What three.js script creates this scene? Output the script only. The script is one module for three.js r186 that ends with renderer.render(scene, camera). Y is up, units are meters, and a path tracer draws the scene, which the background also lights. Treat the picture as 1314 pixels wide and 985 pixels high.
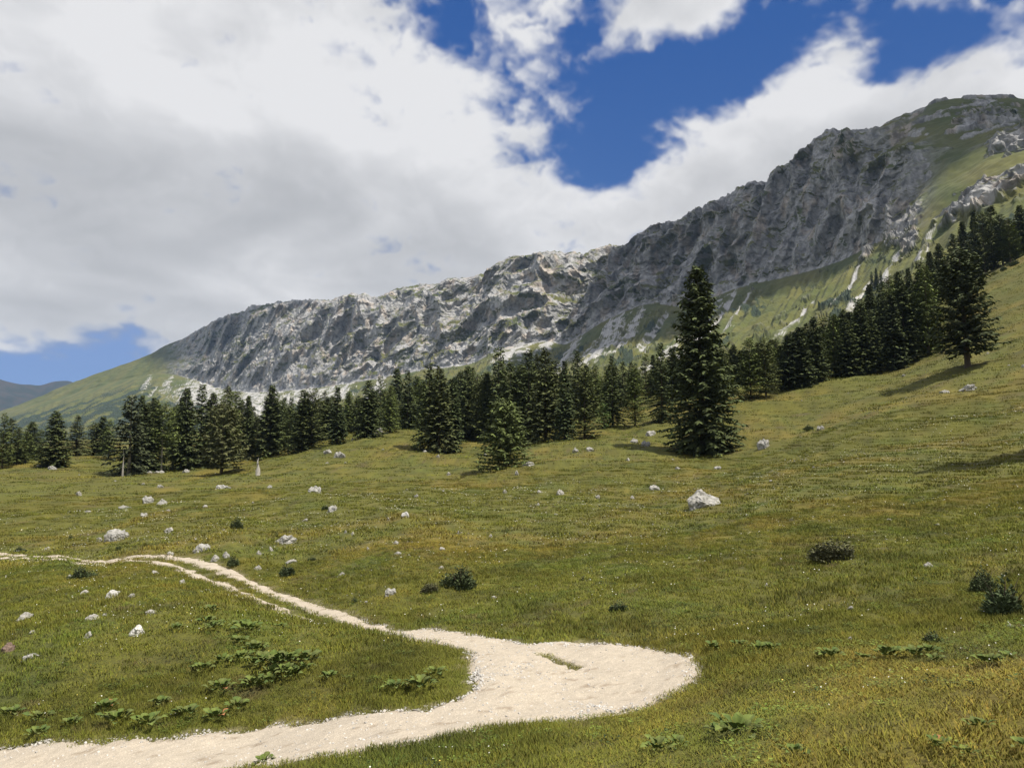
import * as THREE from 'three';
import { mergeGeometries, mergeVertices } from 'three/addons/utils/BufferGeometryUtils.js';
import { createNoise2D, createNoise3D } from 'simplex-noise';

// ---------------------------------------------------------------- camera, sky, sun, exposure
const scene = new THREE.Scene();
const renderer = new THREE.WebGLRenderer({ antialias: true });
renderer.setSize(1024, 767);
renderer.toneMapping = THREE.LinearToneMapping;
renderer.toneMappingExposure = 1.2;
renderer.shadowMap.enabled = true;

const EYE = 1.6;
const camera = new THREE.PerspectiveCamera(53.0, 1024 / 767, 0.1, 20000);
camera.position.set(0, EYE, 0);
camera.rotation.set(5.64 * Math.PI / 180, 0, 0);

const SUN = new THREE.Vector3(0.385, 0.905, 0.175).normalize();      // towards the sun: high, to the right and a little behind
const sun = new THREE.DirectionalLight(new THREE.Color(1.0, 0.95, 0.85), 5.0);
sun.position.copy(SUN).multiplyScalar(3000);
sun.castShadow = true;
sun.shadow.radius = 2;                                                // thin high cloud round the sun softens its edge
sun.shadow.mapSize.set(4096, 4096);
Object.assign(sun.shadow.camera, { left: -900, right: 900, top: 900, bottom: -900, near: 100, far: 6000 });
scene.add(sun, sun.target);

function rng(seed) {
  let s = seed | 0;
  return () => { s = (s + 0x6d2b79f5) | 0; let t = Math.imul(s ^ (s >>> 15), 1 | s); t = (t + Math.imul(t ^ (t >>> 7), 61 | t)) ^ t; return ((t ^ (t >>> 14)) >>> 0) / 4294967296; };
}
const n2 = createNoise2D(rng(11)), n3 = createNoise3D(rng(12));
const lerp = (a, b, t) => a + (b - a) * t;
const clamp = (x, a = 0, b = 1) => Math.min(b, Math.max(a, x));
const smooth = (a, b, x) => { const t = clamp((x - a) / (b - a)); return t * t * (3 - 2 * t); };
function fbm2(x, y, o = 4) { let s = 0, a = 0.5; for (let i = 0; i < o; i++) { s += a * n2(x, y); x = x * 2.03 + 7.1; y = y * 2.03 - 3.7; a *= 0.5; } return s; }
function fbm3(x, y, z, o = 4) { let s = 0, a = 0.5; for (let i = 0; i < o; i++) { s += a * n3(x, y, z); x = x * 2.03 + 7.1; y = y * 2.03 - 3.7; z = z * 2.03 + 1.9; a *= 0.5; } return s; }
const ridged = (x, y, z) => 1 - 2 * Math.abs(n3(x, y, z));

// Broken summer cloud on deep blue mountain air. The banks and gaps are given by bearing and height in degrees; between them and all round the sky the noise decides.
const BANKS = [
  [8.0, 24.0, 4.6, 3.2, -1.25], [14.5, 26.3, 5.5, 2.0, -1.1], [21.5, 28.6, 5.0, 2.0, -1.1], [31, 26.6, 4.6, 1.9, -1.0], [27, 24.9, 1.6, 0.9, -0.5],
  [-4.5, 30.6, 2.2, 1.7, -0.75], [-0.5, 26.2, 4, 2.4, -0.33], [2.5, 29.5, 2.6, 2.0, -0.28], [4.2, 26.5, 1.8, 2.2, 0.3], [6.2, 21.6, 3.0, 2.0, -0.9], [-27, 7.9, 2.2, 1.2, -0.75], [-31.5, 5.0, 6, 1.9, -1.3], [-40, 4, 6, 2.0, -1.0], [-5, 14.9, 1.8, 1.0, -0.55], [9.5, 15.5, 1.0, 0.8, -0.35],
  [13.0, 31.2, 3.4, 1.1, 0.75], [6.0, 30.6, 1.5, 2.2, -0.8], [24.3, 26.6, 2.4, 1.7, 0.95], [20.5, 24.6, 3, 1.5, 0.45], [-33, 12, 9, 4.5, 0.5], [-18, 13, 9, 4, 0.35], [17, 19.5, 7, 3.2, 0.7], [30, 21.3, 7, 2.4, 0.75], [-20, 21, 15, 8, 0.6], [-3, 18, 8, 5, 0.4], [-20, 30, 14, 4, 0.4],
];
const GREYS = [[-31, 17, 10, 4.5, 0.75], [-15, 17.5, 11, 3.2, 0.6], [-26, 9.5, 9, 2, 0.3], [-19, 12.5, 6, 2.2, -0.25], [-3, 15, 7, 3, 0.3], [16, 18, 6, 2.6, 0.32], [27, 20.5, 5, 1.8, 0.3], [-21, 27, 12, 4, -0.35], [-6, 27, 7, 4, -0.4], [-2, 20.5, 5, 2.2, -0.45], [12, 21.5, 3, 1.6, -0.4], [25, 24.6, 3, 1.2, -0.3]];
function makeSky(W) {
  const Hh = W / 2, data = new Float32Array(W * Hh * 4);
  const blob = (list, az, el) => { let s = 0; for (const [a, e, sa, se, k] of list) { const dx = (az - a) / sa, dy = (el - e) / se, q = dx * dx + dy * dy; if (q < 12) s += k * Math.exp(-q * 0.7); } return s; };
  for (let row = 0; row < Hh; row++) {
    const el = ((row + 0.5) / Hh - 0.5) * 180, up = el * Math.PI / 180;
    for (let col = 0; col < W; col++) {
      const o = (row * W + col) * 4; data[o + 3] = 1;
      if (el < -1) { data[o] = 0.2; data[o + 1] = 0.21; data[o + 2] = 0.2; continue; }
      const round = ((col + 0.5) / W - 0.5) * 2 * Math.PI, x = Math.cos(round) * Math.cos(up), y = Math.sin(up), z = Math.sin(round) * Math.cos(up);
      const az = Math.atan2(x, -z) * 180 / Math.PI;
      const h = clamp(el / 60);
      // clear air: pale low down, deep blue above
      const t = Math.pow(1 - clamp(el / 34), 1.6);
      let r = lerp(0.022, 0.12, t), g = lerp(0.085, 0.24, t), b = lerp(0.29, 0.50, t);
      const k = 1 / (Math.max(y, 0) + 0.16), cx = x * k, cz = z * k;
      const wx = 0.35 * n3(cx * 1.3, cz * 1.3, 3.1), wz = 0.35 * n3(cx * 1.3, cz * 1.3, 9.4);
      const big = fbm3(cx * 1.1 + wx, cz * 1.1 + wz, 0.5, 3), det = fbm3(x * 9 + wx, y * 13, z * 9 + wz, 6);
      const wisp = fbm3(x * 26 + det * 1.4, y * 34, z * 26 - det, 4);
      const dens = 0.42 + 0.45 * big + 0.70 * det + 0.46 * wisp + blob(BANKS, az, el);
      const alpha = Math.pow(smooth(-0.30, 0.66, dens), 1.25);
      const thick = smooth(0.3, 1.5, dens);
      const grey = 1 - Math.exp(-0.95 * Math.max(0, 0.13 + 0.25 * thick + 0.85 * blob(GREYS, az, el) * (0.95 + 0.35 * det) - 0.50 * fbm3(x * 4.2 + wx, y * 8 + 0.06 * det, z * 4.2, 3) - 0.24 * det - 0.22 * h + 0.1 * big));
      const lum = lerp(0.68, 0.25, grey);
      const cr = lum * lerp(1.0, 0.955, grey), cg = lum * lerp(1.0, 0.985, grey), cb = lum * lerp(1.015, 1.04, grey);
      data[o] = lerp(r, cr, alpha); data[o + 1] = lerp(g, cg, alpha); data[o + 2] = lerp(b, cb, alpha);
    }
  }
  const tex = new THREE.DataTexture(data, W, Hh, THREE.RGBAFormat, THREE.FloatType);
  tex.mapping = THREE.EquirectangularReflectionMapping; tex.magFilter = THREE.LinearFilter; tex.needsUpdate = true;
  return tex;
}
scene.background = makeSky(3072);
scene.environment = scene.background;

// ---------------------------------------------------------------- helpers for things and parts
const taken = new Map();
function numbered(name) { const n = taken.get(name) ?? 0; taken.set(name, n + 1); return n ? name + '_' + String(n).padStart(3, '0') : name; }
function shade(o) { o.traverse((m) => { if (m.isMesh) { m.castShadow = true; m.receiveShadow = true; } }); return o; }
function tag(o, label, category, group) { o.userData.label = label; o.userData.category = category; if (group) o.userData.group = group; return o; }
function setting(name, geo, mat) { const m = new THREE.Mesh(geo, mat); m.name = numbered(name); m.userData.kind = 'structure'; scene.add(shade(m)); return m; }
function part(name, geo, mat, parent) { const m = new THREE.Mesh(geo, mat); m.name = name; m.castShadow = m.receiveShadow = true; parent.add(m); return m; }
function place(o, name, x, y, z, turn = 0) { o.name = numbered(name); o.position.set(x, y, z); o.rotation.y = turn; scene.add(o); return o; }
const C = (r, g, b) => new THREE.Color().setRGB(r, g, b);
function geometry(pos, idx, col, uv) {
  const g = new THREE.BufferGeometry();
  g.setAttribute('position', new THREE.Float32BufferAttribute(pos, 3));
  if (col) g.setAttribute('color', new THREE.Float32BufferAttribute(col, 3));
  if (uv) g.setAttribute('uv', new THREE.Float32BufferAttribute(uv, 2));
  if (idx) g.setIndex(idx);
  g.computeVertexNormals();
  return g;
}
// ---------------------------------------------------------------- measured places
const GROUND_POINTS = [
  [2.42, -3.8, 0.15], [1.6, -4.8, -0.23], [0, -6.4, -0.84], [-3.22, -9.3, -1.94], [-6.81, -10.7, -2.48], [-3.47, -10.9, -2.18],
  [-7.21, -11.3, -2.53], [-6.07, -11.2, -2.3], [-7.66, -14, -1.96], [-11.01, -20, -2.14], [-15.14, -24, -2.42], [-26.2, -40, -3.19],
  [-17.82, -34, -2.84], [-10.37, -27, -2.53], [-7.61, -23.5, -2.45], [-5.08, -20, -2.33], [-3.9, -18.2, -2.24], [-2.63, -17, -2.13],
  [-2.82, -18.2, -2.37], [-1.47, -15.4, -1.86], [-1.61, -16.8, -2.11], [-3.52, -18.6, -2.38], [-0.54, -14.8, -1.74], [0.32, -14, -1.64],
  [1.77, -12.6, -1.46], [2.31, -11.3, -1.36], [2.3, -10.3, -1.27], [1.62, -9.6, -1.34], [0.74, -9.2, -1.39], [-0.19, -11.2, -1.44],
  [-0.06, -11.9, -1.42], [-0.59, -10.6, -1.53], [-1.5, -11.2, -1.56], [-3.1, -15.2, -1.67], [-2.2, -14.2, -1.54], [-1.24, -13, -1.41],
  [-3.79, -16.2, -1.77], [-4.55, -13, -1.83], [-6.63, -16.5, -1.64], [-6.99, -19, -1.8], [-10.88, -24, -1.98], [-17.8, -30, -2.41],
  [-3.44, -13.6, -1.66], [-25.6, -46, -2.97], [-31.6, -66, -1.69], [-54, -108, -0.13], [-71.4, -108, 0.3], [-38.3, -64, -2.23],
  [-37.9, -100, -0.4], [-35.9, -116, 1.6], [-23.3, -102, 2.62], [-16.61, -120, 5.58], [-10.17, -104, 2.64], [-0.54, -76, 0.69],
  [6.62, -104, 4.53], [17.48, -106, 6.3], [3.41, -54, -0.56], [-5.21, -38, -1.24], [-3.27, -21, -1.92], [-1.56, -23.5, -1.77],
  [2.33, -16.5, -1.4], [-15.16, -60, -1.09], [-10.6, -37, -1.89], [-11.38, -32, -1.89], [-0.54, -32, -1.58], [-0.85, -50, -0.89],
  [20.5, -82, 2.26], [33.8, -110, 10.16], [33.4, -84, 5.15], [25.8, -79, 3.19], [10.72, -44, -0.59], [5.32, -22, -1.23],
  [8.44, -20.5, -0.64], [4.16, -7.8, -0.38], [3.03, -9, -0.69], [4.7, -8.8, -0.48], [3.37, -11.3, -1.08], [6.17, -11.5, -0.55],
  [4.92, -14.5, -1.11], [10.15, -15.5, -0.09], [6.82, -10.5, -0.36], [15.57, -35, 0.55], [18.08, -28, 0.76], [33.2, -50, 3.87],
  [45.1, -76, 8.91], [51.4, -86, 11.89], [61.4, -130, 17.43], [71.3, -106, 19.97], [116.8, -172, 46.7], [83.4, -150, 26.82],
  [99.3, -160, 36.83], [31.4, -70, 5.13], [47.1, -115, 13.24], [11.64, -60, 0.4], [7.78, -75, 1.6], [-16.24, -82, -0.04],
  [27.5, -52, 3.17], [0, -0.5, 0], [2, -0.5, 0.5], [-3, -1, -1], [3, -2, 0.5], [-6, -4, -2.4],
  [6, -3, 1.3], [12, -5, 2.6], [-14, -6, -3], [-30, -20, -3.4], [-60, -40, -3.6], [-60, -10, -3.5],
  [25, -15, 3.2], [40, -20, 9], [0, 30, 3], [-40, 20, -3], [40, 20, 11], [0, 250, 20],
  [-250, 200, -20], [250, 200, 80], [-250, -60, -10], [-250, -200, -3], [-130, -150, 1.5], [-70, -160, 2.5],
  [-90, -250, 10], [0, -165, 7], [20, -240, 17], [-30, -200, 8], [60, -220, 30], [90, -180, 36],
  [150, -190, 62], [220, -150, 85], [120, -100, 38], [250, -50, 80], [-937.9, -1300, -11.42], [-617.8, -1100, 12.64],
  [-441, -1000, 21.69], [-279.3, -900, 33.28], [-152.2, -850, 40.11], [-59.3, -760, 43.73], [-4.83, -680, 46.19], [44.4, -600, 47.04],
  [87.8, -530, 49.84], [129.7, -450, 51.76], [151.3, -350, 53.21], [178.2, -260, 71.15]
];
const ROAD = [
  [-7.73, -10.83, 0.78], [-6.8, -10.68, 0.69], [-5.06, -10.28, 0.57], [-3.55, -10.24, 0.85], [-2.21, -9.77, 0.76], [-1.1, -9.55, 0.7],
  [-0.22, -9.92, 0.77], [0.5, -10.52, 0.94], [0.95, -10.79, 1.41], [1.06, -11.4, 1.58], [0.73, -12.22, 1.42], [0.01, -13.08, 0.75],
  [-0.87, -14.3, 0.9], [-1.69, -15.7, 0.9], [-2.66, -17.2, 0.9], [-3.98, -18.6, 0.85], [-5.13, -20.2, 0.85], [-6.99, -23, 0.85],
  [-9.2, -26, 0.85], [-11.51, -28.5, 0.85], [-14.93, -31.5, 0.75], [-17.81, -34, 0.75], [-22.27, -37.5, 0.75], [-26.48, -40.5, 0.75],
  [-33.47, -45, 0.75], [-44.4, -52, 0.75]
];
const MOUNTAIN = [
  [-2242, -24, -2600, -2112, -38, -2450, -1364, -73, -1500], [-1615, 178, -2500, -1564, 139, -2350, -938, -11, -1300], [-1389, 255, -2450, -1325, 197, -2300, -770, 2, -1200],
  [-1144, 331, -2400, -1070, 252, -2250, -618, 13, -1100], [-959, 388, -2300, -893, 226, -2130, -526, 17, -1050], [-788, 414, -2150, -727, 179, -1950, -441, 22, -1000],
  [-657, 421, -2050, -586, 162, -1820, -362, 30, -950], [-448, 396, -1880, -422, 160, -1680, -279, 33, -900], [-309, 389, -1800, -301, 165, -1580, -220, 37, -880],
  [-172, 398, -1720, -176, 174, -1480, -152, 40, -850], [-54, 408, -1650, -81, 176, -1400, -95, 42, -800], [13, 422, -1570, -23, 194, -1350, -59, 44, -760],
  [123, 422, -1530, 58, 207, -1330, -27, 45, -720], [204, 424, -1480, 94, 198, -1290, -5, 46, -680], [248, 422, -1380, 149, 225, -1230, 21, 47, -640],
  [290, 415, -1310, 210, 243, -1180, 44, 47, -600], [334, 416, -1220, 250, 222, -1090, 65, 48, -570], [380, 411, -1110, 302, 229, -1000, 88, 50, -530],
  [406, 423, -1010, 344, 226, -920, 111, 51, -490], [437, 419, -950, 367, 224, -850, 130, 52, -450], [481, 414, -890, 372, 221, -760, 144, 52, -400],
  [538, 422, -860, 354, 200, -640, 151, 53, -350], [589, 415, -850, 364, 199, -560, 161, 57, -300], [692, 417, -860, 404, 207, -520, 178, 71, -260],
  [838, 388, -800, 467, 175, -450, 226, 60, -220]
];
const RIDGE = [
  [3, 330.8], [3.17, 348.1], [3.42, 361.5], [3.7, 371.7], [4, 388.3], [4.24, 398.7], [4.56, 408.7], [4.8, 415.7], [5, 414.4], [5.27, 413.7], [5.44, 425.6], [5.71, 424.6],
  [6, 420.9], [6.14, 424.6], [6.34, 415.4], [6.5, 413.7], [6.66, 410], [6.81, 400.6], [7, 395.9], [7.17, 402.8], [7.38, 404.9], [7.54, 396.5], [7.66, 402], [7.78, 388.4],
  [8, 388.5], [8.21, 397.9], [8.43, 401.5], [8.71, 403.6], [9, 398.4], [9.12, 401.8], [9.23, 407.1], [9.62, 402.5], [9.8, 406.4], [9.95, 407.3], [10, 416.9], [10.25, 420.4],
  [10.57, 423.9], [11, 424.9], [11.19, 421.2], [11.36, 424.3], [11.71, 425.3], [12, 422.2], [12.36, 412.4], [12.53, 411.8], [12.6, 421.9], [12.82, 426.7], [13.25, 417], [13.65, 408.6],
  [13.8, 416.1], [14.05, 422.3], [14.2, 423.5], [14.3, 406.9], [14.5, 418.4], [14.65, 418], [15, 414.6], [15.5, 413.9], [16, 416.2], [16.31, 419.9], [16.54, 423.4], [16.74, 414.2],
  [17, 409.8], [17.27, 412.6], [17.55, 415.9], [17.82, 421.9], [18, 423.2], [18.22, 430.8], [18.45, 432.2], [18.69, 428.1], [19, 416.8], [19.27, 413.9], [19.47, 411.6], [19.73, 413.4],
  [19.89, 416.9], [20, 413.9], [20.19, 419.1], [20.38, 424.2], [20.69, 424.4], [21, 421.8], [21.39, 418], [21.78, 417], [22, 415]
];
const FOREST = [
  ['l', -73.5, -111.5, 8.4], ['l', -73.9, -115.5, 5.8], ['s', -66.5, -112.1, 8.3], ['s', -51.9, -109.2, 10], ['s', -51.7, -111.5, 10.9], ['s', -48.8, -115.3, 12.6], ['s', -47.5, -117.8, 13.2], ['s', -46, -118.2, 11.9],
  ['s', -43.8, -127.5, 10.7], ['s', -39.7, -126.9, 12.1], ['l', -35.3, -121.8, 7.9], ['s', -31.5, -115.9, 9.4], ['l', -30, -115.5, 9.4], ['s', -25.3, -111.3, 8.5], ['s', -22, -117.6, 9.2], ['l', -19.5, -122.9, 7.6],
  ['s', -18.3, -134.5, 10.8], ['s', -11.3, -104.6, 12.6], ['s', -9.8, -103.2, 12], ['s', -7.9, -105, 10.4], ['s', -0.2, -108.6, 11.6], ['s', 2.3, -108.4, 13.4], ['s', 4.5, -103, 13.2], ['s', 6.7, -97.2, 10.3],
  ['l', 9.4, -99.8, 9.6], ['s', 14.2, -108.4, 10.1], ['l', 16.9, -105.8, 8.5], ['s', 20.9, -107.3, 11.4], ['l', 30.6, -110.9, 8], ['l', 34.3, -110.1, 9.1], ['l', 36.7, -110.7, 8.7], ['s', 41.2, -113.9, 8.1],
  ['s', 43.1, -114.3, 9], ['s', 46.2, -116.3, 10.2], ['l', 52, -123.1, 10.4], ['s', 59.1, -129.1, 12.3], ['s', 62.6, -132.4, 14.4], ['s', -84.7, -150, 8.5], ['l', -85.7, -158, 7.1], ['l', -75.7, -145, 7.9],
  ['s', -61.7, -128, 12.3], ['l', -54.9, -125, 9.9], ['s', -50.1, -135, 13.2], ['l', -46.2, -128, 11.9], ['l', -46.2, -140, 7.4], ['s', -44.7, -150, 8.8], ['s', -34.2, -140, 8.9], ['l', -31.8, -150, 8.3],
  ['l', -27.3, -135, 6.9], ['s', -35.9, -210, 17], ['s', -34.6, -230, 20.5], ['l', -20.8, -150, 8.1], ['s', -18.9, -150, 11.5], ['l', -16.5, -140, 9.5], ['s', -8.1, -140, 13], ['l', -6.1, -135, 11.8],
  ['l', -4.2, -130, 11.8], ['s', -2.2, -128, 16], ['l', 1.4, -130, 12.1], ['s', 4.7, -140, 14.6], ['l', 7.2, -130, 11.9], ['s', 12.9, -150, 13.7], ['l', 15.3, -140, 9.5], ['l', 16.8, -135, 9],
  ['s', 21.7, -150, 9], ['l', 24.5, -140, 8.9], ['s', 27.7, -150, 8.1], ['s', 27.3, -130, 9.3], ['l', 29.3, -130, 7.4], ['s', 35.2, -135, 7.2], ['s', 40.7, -140, 6.4], ['l', 48.5, -140, 5.9],
  ['l', 55.3, -150, 5.7], ['s', 58, -150, 7.3], ['s', 61.4, -150, 8.3], ['l', 67.8, -155, 8.2], ['s', 73.2, -150, 12.6], ['l', 82.2, -165, 11.6], ['s', 86.9, -170, 11.1], ['s', 83.9, -160, 13],
  ['l', 80.8, -150, 10.9], ['s', 94.6, -175, 12.8], ['s', 102.6, -185, 13.6], ['s', 107.7, -190, 13.8], ['s', 117.4, -200, 15], ['s', 123.2, -205, 17.2], ['s', 129.2, -210, 19.4], ['l', 125.5, -200, 16.8],
  ['s', 131.1, -205, 18.1], ['s', 130.3, -200, 14.5], ['l', 129, -195, 12], ['s', 135.6, -200, 14.1], ['s', 142.5, -205, 14.3], ['l', 142.4, -200, 9.2], ['s', -79.3, -122, 7.3], ['l', -74.3, -118, 5.3],
  ['s', -84.1, -135, 6.8], ['l', -85.6, -140, 5.4], ['l', -78.7, -115, 7.9], ['s', -84.5, -120, 9.8], ['s', -86.1, -118, 9.2], ['s', -19.6, -149, 8.8], ['l', 54.1, -144, 5.1], ['s', -34.7, -143, 7.6],
  ['s', -64.5, -175, 9.9], ['s', 98.5, -195, 4.9], ['s', 22, -173, 6.7], ['l', 15.7, -148, 8.8], ['s', -56, -164, 9.4], ['s', -67.4, -189, 11.7], ['s', 13.7, -141, 9.8], ['s', 8.3, -186, 12.1],
  ['s', 24.1, -178, 8.5], ['l', 39.7, -158, 4.1], ['l', 7.3, -168, 12.4], ['s', 78.6, -146, 12.7], ['l', -55.4, -181, 11], ['s', -72, -188, 10.3], ['s', -19.2, -168, 11.5], ['l', -56.4, -144, 11.6],
  ['l', 30.5, -141, 5.5], ['l', 25.7, -200, 8.6], ['s', -13.5, -199, 16.9], ['s', -19.1, -193, 14.1], ['s', 47.4, -147, 4.9], ['s', 86.2, -182, 6.1], ['l', 21.7, -219, 9.1], ['s', -30.9, -174, 9.6],
  ['s', 76.8, -149, 12], ['s', 28.6, -136, 5.6], ['s', -26.2, -135, 6.9], ['l', 26.5, -165, 7.9], ['s', 100.1, -197, 4.4], ['l', -10.7, -173, 14.9], ['s', -8.2, -153, 11.3], ['s', -49.4, -167, 10.5],
  ['l', 21.6, -186, 7.4], ['s', -94.9, -218, 11.4], ['s', 42, -226, 5.1], ['s', -72.7, -216, 8.6], ['l', 4.7, -165, 13.9], ['s', -17.9, -160, 10.1], ['s', 10, -154, 9.4], ['l', -58.4, -187, 11.3],
  ['s', -30.9, -196, 13.1], ['s', 15, -221, 13.3], ['s', 17.1, -209, 11.9], ['s', 34.4, -210, 5.8], ['s', -46.9, -182, 8.1], ['s', 91, -177, 5.6], ['s', 87.2, -170, 8.7], ['l', 3, -167, 13.5],
  ['l', -74.2, -198, 9.7], ['s', -25.8, -211, 12.8], ['s', 2.3, -206, 17.2], ['s', -42.3, -147, 9.6], ['s', 35.1, -168, 4.9], ['s', -92.7, -211, 10.8], ['s', 17, -224, 12.5], ['s', 59, -155, 5.2],
  ['l', 10.3, -208, 14.2], ['s', -5, -147, 11.6], ['l', -7.2, -222, 17.2], ['s', -56.5, -184, 8.5], ['s', 70.5, -162, 7.1], ['s', 63.1, -159, 4.3], ['s', 67.6, -148, 8.7], ['s', 62.3, -121, 13.6],
  ['s', 71, -147, 9.7], ['l', 59.4, -153, 4.8], ['s', 42.6, -134, 5.1], ['s', 53.7, -132, 7.2], ['s', 89, -169, 9.8], ['s', 37.5, -125, 5.9], ['s', 64.4, -142, 9.9], ['l', 82.1, -169, 7.9],
  ['s', 61.9, -139, 9.6], ['s', 70.7, -131, 12.3], ['s', 65.4, -127, 12.5], ['s', 43.9, -143, 4.3], ['s', 52.7, -138, 6.9], ['s', 40, -150, 4.5], ['s', 54.7, -147, 5.5], ['s', 37.9, -133, 4.3],
  ['l', 42.3, -125, 6.4], ['l', 66, -133, 12.8], ['s', 67.2, -158, 7.1], ['s', 62.8, -128, 11.1], ['s', 81.7, -154, 10.5], ['s', 57, -131, 9.6], ['s', 53.6, -137, 6], ['s', 52.7, -120, 9.5],
  ['s', 71.8, -133, 14.1], ['s', 65.3, -148, 8.6], ['s', 51.9, -128, 7.8], ['l', 65.6, -120, 14.8], ['s', 54.1, -129, 8.3], ['l', 79.8, -174, 6], ['s', 59.3, -126, 10.2], ['s', 59.7, -119, 12.3],
  ['s', 46.6, -121, 7], ['s', 79.7, -156, 10.5], ['s', 55.6, -121, 11.7], ['l', 51.7, -133, 5.4], ['s', 42.4, -120, 6.1], ['s', 42.9, -118, 7.5], ['s', 52.8, -155, 4.6], ['l', 47.3, -165, 4.1],
  ['s', 32.5, -119, 7.1], ['s', 71.5, -159, 5.9], ['s', 76.5, -159, 8.1], ['l', 72.7, -155, 9.5], ['l', 79.7, -154, 9.9], ['l', 75.4, -151, 8.9], ['s', 35, -166, 6.3], ['s', -63.5, -148, 12.2],
  ['l', -16.2, -165, 11.6], ['s', -48.3, -141, 10.2], ['l', 7.8, -157, 11.4], ['s', -21.3, -173, 11.6], ['s', 17.6, -139, 7.4], ['s', 8.2, -188, 13.2], ['s', -87, -184, 11.6], ['s', -8.7, -166, 14.7],
  ['l', -45.9, -167, 8.2], ['s', -11.4, -125, 11], ['s', 29.4, -131, 7.1], ['s', -48.4, -158, 9.4], ['s', 12.3, -190, 11.8], ['s', 42.5, -186, 5.5], ['s', -74.2, -157, 9.3], ['s', -42.6, -184, 7.3],
  ['s', -10.6, -133, 10.6], ['s', -76.4, -178, 11.5], ['s', 2.1, -139, 10.9], ['l', -30.3, -134, 5.8], ['s', -26.2, -144, 8.1], ['s', -31.6, -132, 7.5], ['s', 9.2, -179, 13.5], ['s', 4.1, -184, 14.8],
  ['s', -72.3, -150, 9.4], ['s', -38.2, -152, 8.5], ['l', -39.9, -127, 8.9], ['l', 27.3, -140, 7], ['s', -50.2, -175, 8.3], ['l', 27.7, -178, 6.6], ['l', -18, -171, 13.5], ['s', -35.2, -165, 8.7],
  ['s', -28.4, -184, 10.8], ['l', -24.2, -147, 8.3], ['s', 7.1, -167, 12.6], ['s', -48, -161, 9.5], ['s', -4.2, -129, 11.7], ['s', -16, -154, 11.4], ['s', -32, -160, 8.3], ['s', -34.7, -130, 8.5],
  ['s', 13.3, -137, 9.8], ['s', -40.5, -173, 9.1], ['s', -34.5, -128, 8.4], ['s', -68.2, -157, 10.9], ['l', -84.3, -183, 11.5], ['s', -34.8, -187, 8.6], ['s', -65.9, -152, 10.5], ['l', 34.5, -156, 6.3],
  ['s', 25.1, -188, 8.9], ['s', -48.1, -134, 9.3], ['s', 34.4, -172, 4.8], ['s', -81.7, -175, 12.5], ['s', -65, -185, 10.1], ['s', 35.7, -165, 4.9], ['l', 1.5, -131, 12.5], ['l', 27.7, -137, 7],
  ['s', -84.5, -159, 8.4], ['s', -19.7, -160, 11.8], ['s', 2.3, -144, 13.4], ['s', 26, -167, 8.3], ['s', -2.4, -185, 16.2], ['s', 1.6, -171, 14.5]
];
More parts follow.
